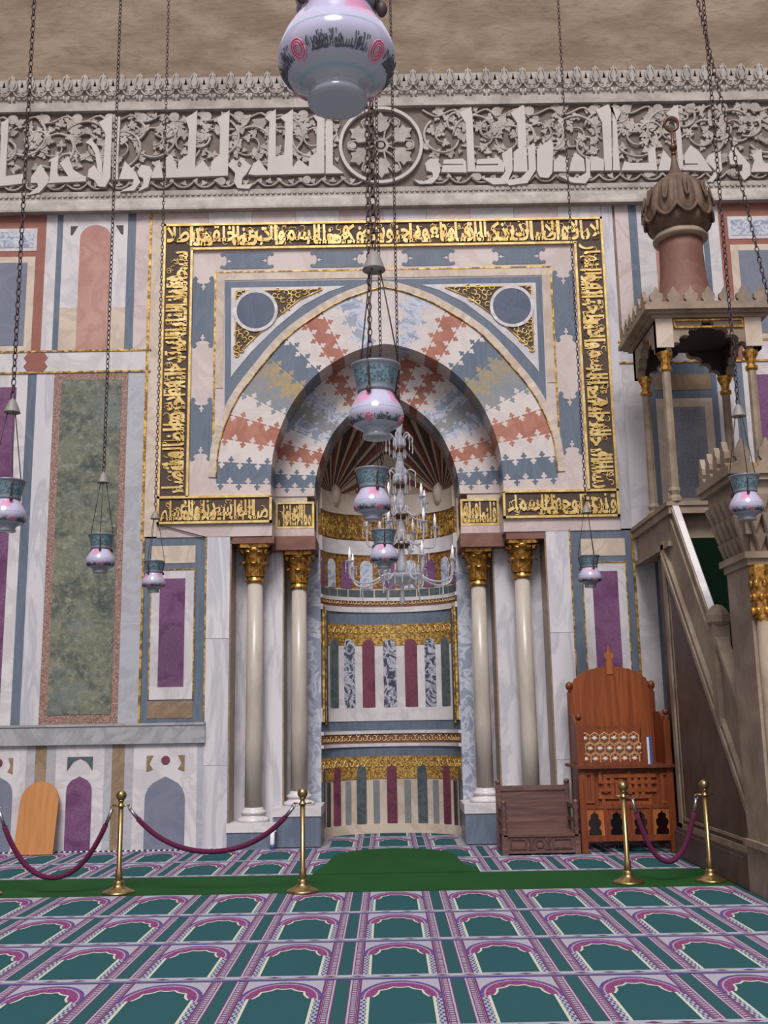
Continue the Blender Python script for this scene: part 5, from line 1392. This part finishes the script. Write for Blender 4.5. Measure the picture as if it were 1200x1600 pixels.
# ================================================================== LOW BENCH
bn = thing('bench', 'low dark wooden bench with carved front, set before the right columns', 'bench')
Y0b, Y1b = -1.03, -.42
def Q(x, y): return P(760+x/2.727, 1000+y/2.727, Y0b)
def QB(x, y): return P(760+x/2.727, 1000+y/2.727, Y1b)
x0, x1 = Q(68, 860)[0], Q(402, 860)[0]; zs = Q(230, 838)[1]; zf0 = Q(230, 905)[1]+.02
for sgx, xx in ((0, x0), (1, x1-.065)):
    b = MB(); zt = Q(75, 690)[1]; b.box(xx, xx+.065, Y0b, Y0b+.065, 0, zs+.02)
    prof = [(.028, 0)]; z = 0; zh = zt-zs-.02
    for k in range(3):
        q = zh*k/3; prof += [(.020, q+.02), (.040, q+zh/6), (.022, q+zh/3-.03), (.034, q+zh/3-.015)]
    prof += [(.030, zh), (.0001, zh+.02)]
    b.lathe(prof, (xx+.032, Y0b+.032, zs+.02), 12); b.build('front_post', M['bench'], bn)
    zb = QB(60, 600)[1]; b = MB(); b.box(xx, xx+.06, Y1b-.06, Y1b, 0, zb-.04); b.ball((xx+.03, Y1b-.03, zb-.015), .035, 10); b.build('back_post', M['bench'], bn)
    b = MB(); b.box(xx+.015, xx+.05, Y0b+.05, Y1b-.05, zt-.10, zt-.05); b.box(xx+.015, xx+.05, Y0b+.05, Y1b-.05, zs+.14, zs+.18); b.build('arm_rail', M['bench'], bn)
b = MB(); b.box(x0+.02, x1-.02, Y0b+.0, Y1b-.02, zs, zs+.03); b.build('seat', M['bench'], bn)
b = MB(); b.box(x0+.06, x1-.06, Y0b+.02, Y0b+.045, zf0, zs); b.box(x0+.05, x1-.05, Y0b+.005, Y0b+.05, zf0-.03, zf0+.0); b.build('front_panel', M['bench'], bn)
b = MB(); zc = (zf0+zs)/2; hh = (zs-zf0)/2
xm = (x0+x1)/2
for a, c_ in ((x0+.09, xm-.17), (xm+.13, x1-.09)): b.frame(a, c_, zf0+.015, zs-.015, .02, Y0b+.006, Y0b+.022)
for cx in (xm-.11, xm+.08): b.prism([(cx-.04, zs-.01), (cx-.015, zc), (cx-.04, zf0+.01), (cx+.04, zf0+.01), (cx+.015, zc), (cx+.04, zs-.01)], Y0b+.004, Y0b+.022)
b.ring(xm-.015, zc, hh*.5, hh*.75, Y0b+.006, Y0b+.022, 0, 6); b.build('carved_moulding', M['wooddk'], bn)
b = MB(); zt = QB(200, 640)[1]; b.box(x0+.05, x1-.05, Y1b-.045, Y1b-.02, zs+.03, zt); b.build('back_panel', M['bench'], bn)
b = MB(); b.box(x0+.03, x1-.03, Y1b-.055, Y1b-.005, zt, zt+.06); b.build('top_rail', M['bench'], bn)

# ================================================================== ARCHED BOARD LEANING ON THE DADO
bd = thing('arched_board', 'orange plywood board with rounded pointed top leaning on the left dado', 'board', (FL(48, 1338)[0], -.27, .006))
bd.rotation_euler = (-math.atan2(.22, .86), 0, 0)
w_, h_ = P(79, 1290, -.2)[0]-P(18, 1290, -.2)[0], .88
arc = [(w_/2*math.cos(t)*(1.0), h_*.70+h_*.30*math.sin(t)**.9) for t in np.linspace(0, PI, 25)]
b = MB(); b.prism([(-w_/2, 0), (w_/2, 0)]+arc, -.012, .012); o = b.build('board', M['ply'], bd)
b = MB(); b.prism([(-.06, h_-.03), (0, h_+.015), (.06, h_-.03)], -.011, .011); b.build('board_tip', M['ply'], bd)

# ================================================================== WHITE TUBE BESIDE THE PEDESTAL
tx, ty = XC-1.50, -.09
tb = thing('bottle', 'small white tube bottle with blue cap standing by the left column pedestals', 'bottle', (tx, ty, 0))
b = MB(); b.lathe([(.030, 0), (.030, .05), (.026, .055)], (0, 0, 0), 14); b.build('cap', M['bluepl'], tb)
b = MB(); b.lathe([(.026, .05), (.028, .07), (.028, .21), (.012, .225)], (0, 0, 0), 14); b.build('body', M['paper'], tb)

# ================================================================== BRASS POSTS AND ROPES
def post_proto(name, label, loc):
    o = thing(name, label, 'rope post', loc, 0, 'brass rope posts')
    b = MB(); b.lathe([(.150, 0), (.150, .012), (.135, .022), (.10, .035), (.06, .055), (.045, .08), (.048, .10), (.036, .115)], (0, 0, 0), 28); b.build('base', M['brass'], o)
    b = MB(); b.lathe([(.030, .11), (.034, .12), (.034, .20), (.024, .215), (.024, .80)], (0, 0, 0), 20); b.build('pole', M['brass'], o)
    b = MB(); b.lathe([(.024, .78), (.036, .785), (.036, .80), (.024, .805), (.022, .83), (.03, .84), (.03, .85)], (0, 0, 0), 20); b.tube([(-.085, 0, .80), (-.03, 0, .795), (.03, 0, .795), (.085, 0, .80)], .007, 6)
    b.build('collar', M['brass'], o)
    b = MB(); b.ball((0, 0, .89), .050, 20); b.build('ball_finial', M['brass'], o)
    return o
pl = [(FL(185, 1396), 'brass rope post left, standing where two magenta ropes meet on the runner'), (FL(473, 1394), 'brass rope post with round knob in front of the left inner column'),
      (FL(982, 1380), 'brass rope post in front of the carved chair'), ((3.06, FL(1117, 1377)[1]), 'brass rope post beside the foot of the pulpit stair')]
p0 = post_proto('rope_post', pl[0][1], (*pl[0][0], .004)); posts = [p0]
for q, lb in pl[1:]:
    c_ = copy_tree(p0); c_.location = (*q, .004); c_['label'] = lb; posts.append(c_)
c_ = copy_tree(p0); c_.location = (P(-2, 1268, -3.22)[0]-.085, pl[0][0][1]+.02, .004); c_['label'] = 'brass rope post just outside the left photo edge, holding the first rope'; posts.append(c_)
def rope(label, A_, B_, sag, swing=0.0):
    A_, B_ = Vector(A_), Vector(B_); o = thing('barrier_rope', label, 'rope', tuple(A_), 0, 'magenta barrier ropes')
    pts = []
    for k in range(41):
        t = k/40; p_ = (B_-A_)*t; p_.z -= sag*4*t*(1-t)*(1-.25*(4*t*(1-t)-1)); p_.y += swing*4*t*(1-t); pts.append(tuple(p_))
    b = MB(); b.tube(pts[2:-2], .024, 10); b.build('velvet_rope', M['rope'], o)
    for seg, e in ((pts[0:3], pts[0]), (pts[-1:-4:-1], pts[-1])):
        b = MB(); b.tube(seg, .017, 8); b.tube([(e[0]+.018*math.cos(t), e[1], e[2]+.012+.018*math.sin(t)) for t in np.linspace(0, 2*PI, 12)], .004, 5); b.build('hook', M['chrome'], o)
    return o
def hk(i, sg): l = posts[i].location; return (l.x+sg*.085, l.y, .77)
rope('magenta rope sagging deeply at the left photo edge before the orange board', hk(4, 1), hk(0, -1), .62)
rope('magenta rope sagging between the two left brass posts', hk(0, 1), hk(1, -1), .40)
rope('short magenta rope hanging between the two right brass posts', hk(2, 1), hk(3, -1), .58)

# ================================================================== HANGING MOSQUE LAMPS
def chain(b, p0_, p1_, pitch=.052, w=.017, r=.0052, m=0):
    p0_, p1_ = Vector(p0_), Vector(p1_); d_ = p1_-p0_; n_ = max(1, int(d_.length/pitch)); d_.normalize()
    a = d_.orthogonal().normalized(); c2 = d_.cross(a)
    L = pitch*.64
    for k in range(n_):
        c0 = p0_+d_*(pitch*(k+.5)); side_ = a if k % 2 else c2
        pts = [c0+d_*(L*math.sin(t))+side_*(w*math.cos(t)) for t in np.linspace(0, 2*PI, 9)[:-1]]
        b.tube(pts, r, 4, True, m)
lampset = []
G_PROF = [(.058, .012), (.070, .014), (.072, .022), (.069, .032), (.066, .044), (.080, .058), (.112, .075), (.135, .100), (.1425, .128), (.140, .150), (.126, .185), (.108, .215), (.094, .238), (.090, .250)]
C_PROF = [(.088, .250), (.096, .255), (.098, .265), (.094, .275), (.098, .285), (.108, .330), (.118, .370), (.124, .385), (.130, .390), (.130, .400), (.122, .402), (.112, .385), (.100, .335), (.092, .285)]
def build_lamp():
    o = empty('mosque_lamp'); o['category'] = 'lamp'; o['group'] = 'hanging glass mosque lamps'
    b = MB(); b.lathe(G_PROF, (0, 0, 0), 40); g = b.build('glass_bowl', M['glass'], o)
    b = MB()
    def belly(b, txt, a0, span, s0, s1):
        def mp_(u, w, d):
            a = a0-u; t = min(1, max(0, (w/.05)+.5)); z = .080+(.116-.080)*t
            r = np.interp(z, [q[1] for q in G_PROF], [q[0] for q in G_PROF])+.0015+d; return (r*math.cos(a), r*math.sin(a), z)
        text_band(b, txt, span, .05, mp_, deep=.001, lap=.42, bold=.0)
    bi = b
    for k in range(4):
        b = MB(); belly(b, 'الله نور السموات والارض مثل نوره', PI/4+PI/2*k+.60, 1.16, 0, 0); b.build('inscription', M['ink'], g)
    for k in range(4):
        b = MB()
        a = PI/4+PI/2*k-.76
        for j in range(3):
            rr = .020*(1-.3*j); z0 = .094
            pts = []
            for t in np.linspace(0, 2*PI, 12):
                z = z0+rr*math.sin(t); r = np.interp(z, [q[1] for q in G_PROF], [q[0] for q in G_PROF])+.002; aa = a+rr*math.cos(t)/r; pts.append((r*math.cos(aa), r*math.sin(aa), z))
            b.tube(pts, .0022, 4)
        b.build('pink_medallion', M['pinkg'], g)
    b = MB(); b.lathe(C_PROF, (0, 0, 0), 32); b.build('enamel_collar', M['collar'], o)
    for k in range(3):
        b = MB(); a = 2*PI*k/3+.5
        b.tube([(.126*math.cos(a), .126*math.sin(a), .385), (.118*math.cos(a), .118*math.sin(a), .34), (.106*math.cos(a), .106*math.sin(a), .29), (.100*math.cos(a), .100*math.sin(a), .25)], .006, 5)
        b.ball((.113*math.cos(a), .113*math.sin(a), .245), .014, 8, sz=1.5)
        b.build('bracket', M['iron'], o)
    b = MB()
    for k in range(3):
        a = 2*PI*k/3+.5; b.tube([(.128*math.cos(a), .128*math.sin(a), .395), (.018*math.cos(a), .018*math.sin(a), 1.02)], .0038, 5)
    b.build('suspension_wire', M['iron'], o)
    b = MB(); b.lathe([(.062, .93), (.060, .935), (.040, .99), (.024, 1.025), (.010, 1.035), (.010, 1.045)], (0, 0, 0), 20, 0); b.lathe([(.060, .932), (.038, .988), (.018, 1.02), (.0001, 1.025)], (0, 0, 0), 16, 1); b.build('smoke_bell', [M['bell'], M['black']], o)
    return o
M['pinkg'] = plain('pink_decoration', (214, 120, 146), .4)
LAMPS = [((527, 120), 2.50, 'nearest huge glass lamp at the top of the photo, seen from below'), ((588, 655), 5.33, 'large pink shouldered glass lamp hanging before the arch crown, second of the middle row'),
         ((582, 792), 7.72, 'mid sized glass lamp third in the middle row, left of the chandelier stem'), ((600, 873), 10.3, 'smallest glass lamp at the end of the middle row, in front of the chandelier'),
         ((10, 810), 7.72, 'glass lamp cut by the left photo edge'), ((157, 880), 10.3, 'glass lamp hanging before the green serpentine panel'), ((240, 913), 12.75, 'glass lamp beside the small purple panel left of the arch'),
         ((922, 905), 12.6, 'glass lamp before the purple panel right of the arch'), ((1167, 795), 8.85, 'glass lamp at the right photo edge before the pulpit gateway')]
for i, (pxy, dist, lb) in enumerate(LAMPS):
    d_ = ray(*pxy); t = dist; c0 = np.array([0, -D, H])+d_*t
    if i == 0: L0 = build_lamp(); o = L0
    else:
        o = copy_tree(L0)
    bz = c0[2]-.115+(.03 if i == 0 else 0)
    o.location = (c0[0], c0[1], bz); o.rotation_euler = (0, 0, [-.75, -.3, .4, .1, .6, .2, -.4, .3, -.1][i]); o['label'] = lb
    lampset.append((o, c0[0], c0[1], bz))
# chains above the bells (each as long as its own lamp needs)
cache = {}
for i, (o, x, y, z) in enumerate(lampset):
    top = {0: 9, 1: 12.5}.get(i, 13.6)
    key = round(top-z, 1)
    if key not in cache:
        b = MB(); chain(b, (0, 0, 1.04), (0, 0, top-z)); cache[key] = b.build('chain', M['iron'], o)
    else:
        c_ = cache[key].copy(); COL.objects.link(c_); c_.parent = o

# ================================================================== CRYSTAL CHANDELIER
cx, cz0 = P(629, 946, -1.1)
cd = thing('chandelier', 'tall clear crystal chandelier with candle arms hanging in front of the niche', 'chandelier', (cx, -1.1, cz0))
def zc_(y): return P(629, y, -1.1)[1]-cz0
b = MB()
zt = zc_(660)
prof = [(.001, 0), (.022, .03), (.036, .07), (.02, .11), (.03, .14), (.016, .18), (.03, .26), (.05, .285)]
b.lathe(prof, (0, 0, 0), 16)
levels = [zc_(905), zc_(852), zc_(806), zc_(758), zc_(702)]
for i in range(4):
    a, c_ = levels[i]+.06, levels[i+1]-.02; h = c_-a
    b.lathe([(.020, a), (.05, a+h*.15), (.066, a+h*.35), (.045, a+h*.6), (.030, a+h*.85), (.042, c_)], (0, 0, 0), 16)
b.lathe([(.02, levels[4]+.03), (.05, levels[4]+.10), (.03, levels[4]+.2), (.05, zt), (.0001, zt+.05)], (0, 0, 0), 16)
b.build('stem', M['crystal'], cd)
b = MB(); b.lathe([(.04, levels[0]-.08), (.12, levels[0]-.06), (.20, levels[0]-.01), (.235, levels[0]+.04), (.225, levels[0]+.05), (.15, levels[0]+.02), (.04, levels[0]-.02)], (0, 0, 0), 28); b.build('crystal_bowl', M['crystal'], cd)
for i in (1, 2, 3, 4):
    b = MB(); w = [0, .11, .095, .085, .075][i]; b.lathe([(.02, levels[i]-.05), (w*.6, levels[i]-.04), (w, levels[i]), (w*.95, levels[i]+.015), (.02, levels[i]+.0)], (0, 0, 0), 16); b.build('bronze_cup', M['bronze'], cd)
def arm(a, zb, reach, rise, dip, cand=True, hook=False):
    ca, sa = math.cos(a), math.sin(a)
    o = empty('candle_arm'); o.parent = cd; o.location = (0, 0, zb); o.rotation_euler = (0, 0, a)
    b = MB()
    pts = crv([(.10, 0, .0), (reach*.30, 0, .02), (reach*.55, 0, -dip*.75), (reach*.80, 0, -dip), (reach*.97, 0, -dip*.35), (reach, 0, rise)], 6)
    b.tube(pts, .013, 7)
    b.lathe([(.012, 0), (.05, .02), (.055, .032), (.02, .035)], (reach, 0, rise), 12)
    b.build('glass_branch', M['crystal'], o)
    b = MB(); b.lathe([(.018, .03), (.018, .14), (.010, .15), (.012, .165), (.001, .20)], (reach, 0, rise), 10); b.build('candle', M['candle'], o)
    b = MB()
    for k in range(4):
        q = 2*PI*k/4; x_, y_ = reach+.048*math.cos(q), .048*math.sin(q)
        b.lathe([(.0008, -.10), (.009, -.085), (.004, -.02), (.0008, 0)], (x_, y_, rise+.02), 6)
        b.lathe([(.0008, -.03), (.006, -.02), (.0008, 0)], (x_, y_, rise+.02-.10), 6)
    b.lathe([(.0008, -.17), (.011, -.14), (.005, -.05), (.0008, 0)], (reach*.80, 0, -dip), 6)
    b.build('crystal_fringe', M['crystal'], o)
for k in range(8): arm(.35+2*PI*k/8, levels[0]+.04, .66, .13, .10)
for k in range(6): arm(.15+2*PI*k/6, levels[1]+.03, .42, .17, .06)
for k in range(5): arm(.5+2*PI*k/5, levels[2]+.02, .34, .14, .05)
b = MB()
for lv, n_, r in ((levels[4], 8, .075), (levels[3], 8, .085), (levels[2], 8, .095), (levels[1], 10, .11), (levels[0]+.04, 16, .23)):
    for k in range(n_):
        a = 2*PI*k/n_; b.lathe([(.0008, -.13), (.010, -.10), (.005, -.03), (.0008, 0)], (r*math.cos(a), r*math.sin(a), lv-.0), 6); b.lathe([(.0008, 0), (.016, .05), (.010, .10), (.0008, .12)], (r*.9*math.cos(a), r*.9*math.sin(a), lv+.015), 6)
b.build_each('pendant_drop', M['crystal'], cd)
b = MB()
for k in range(6):                              # curved canes of the two upper tiers
    for lv, rr in ((levels[4]+.04, .17), (levels[3]+.04, .19)):
        a = .4+2*PI*k/6+lv; ca, sa = math.cos(a), math.sin(a)
        pts = crv([(.05*ca, .05*sa, lv), (.07*ca, .07*sa, lv+.10), (.12*ca, .12*sa, lv+.15), (rr*ca, rr*sa, lv+.11), (rr*.98*ca, rr*.98*sa, lv+.05)], 5)
        b.tube(pts, .009, 6); b.lathe([(.0008, -.16), (.009, -.13), (.004, -.03), (.0008, 0)], (rr*ca, rr*sa, lv+.06), 6)
b.build_each('crystal_cane', M['crystal'], cd)
b = MB(); chain(b, (0, 0, zt+.03), (0, 0, 13.6-cz0), .06, .018, .006); b.build('chain', M['iron'], cd)
# stray single chains that hang down in the photograph (their lamps are out of the picture)
def loose(label, pa, pb, Y, Yb_=None):
    a, c_ = P(*pa, Y), P(*pb, Yb_ if Yb_ is not None else Y)
    b = MB()
    v = Vector((c_[0]-a[0], (Yb_ if Yb_ is not None else Y)-Y, c_[1]-a[1])); chain(b, (0, 0, 0), tuple(v*1.12)); o = tag(b.build('hanging_chain', M['iron']), label, 'chain'); o.location = (a[0], Y, a[1])
loose('slanting chain crossing right of the pulpit dome towards the right photo edge', (1215, 525), (1085, -20), -4.5)
# thin black cable clipped under the inscription frame
q0, q1, q2 = P(246, 822), P(262, 824), P(322, 840)
b = MB(); b.tube([(q0[0], -.055, q0[1]), (q1[0], -.03, q1[1]), (q2[0], -.03, q2[1])], .007, 6); tag(b.build('cable', M['iron']), 'thin dark cable slanting under the left end of the gilt inscription', 'cable')
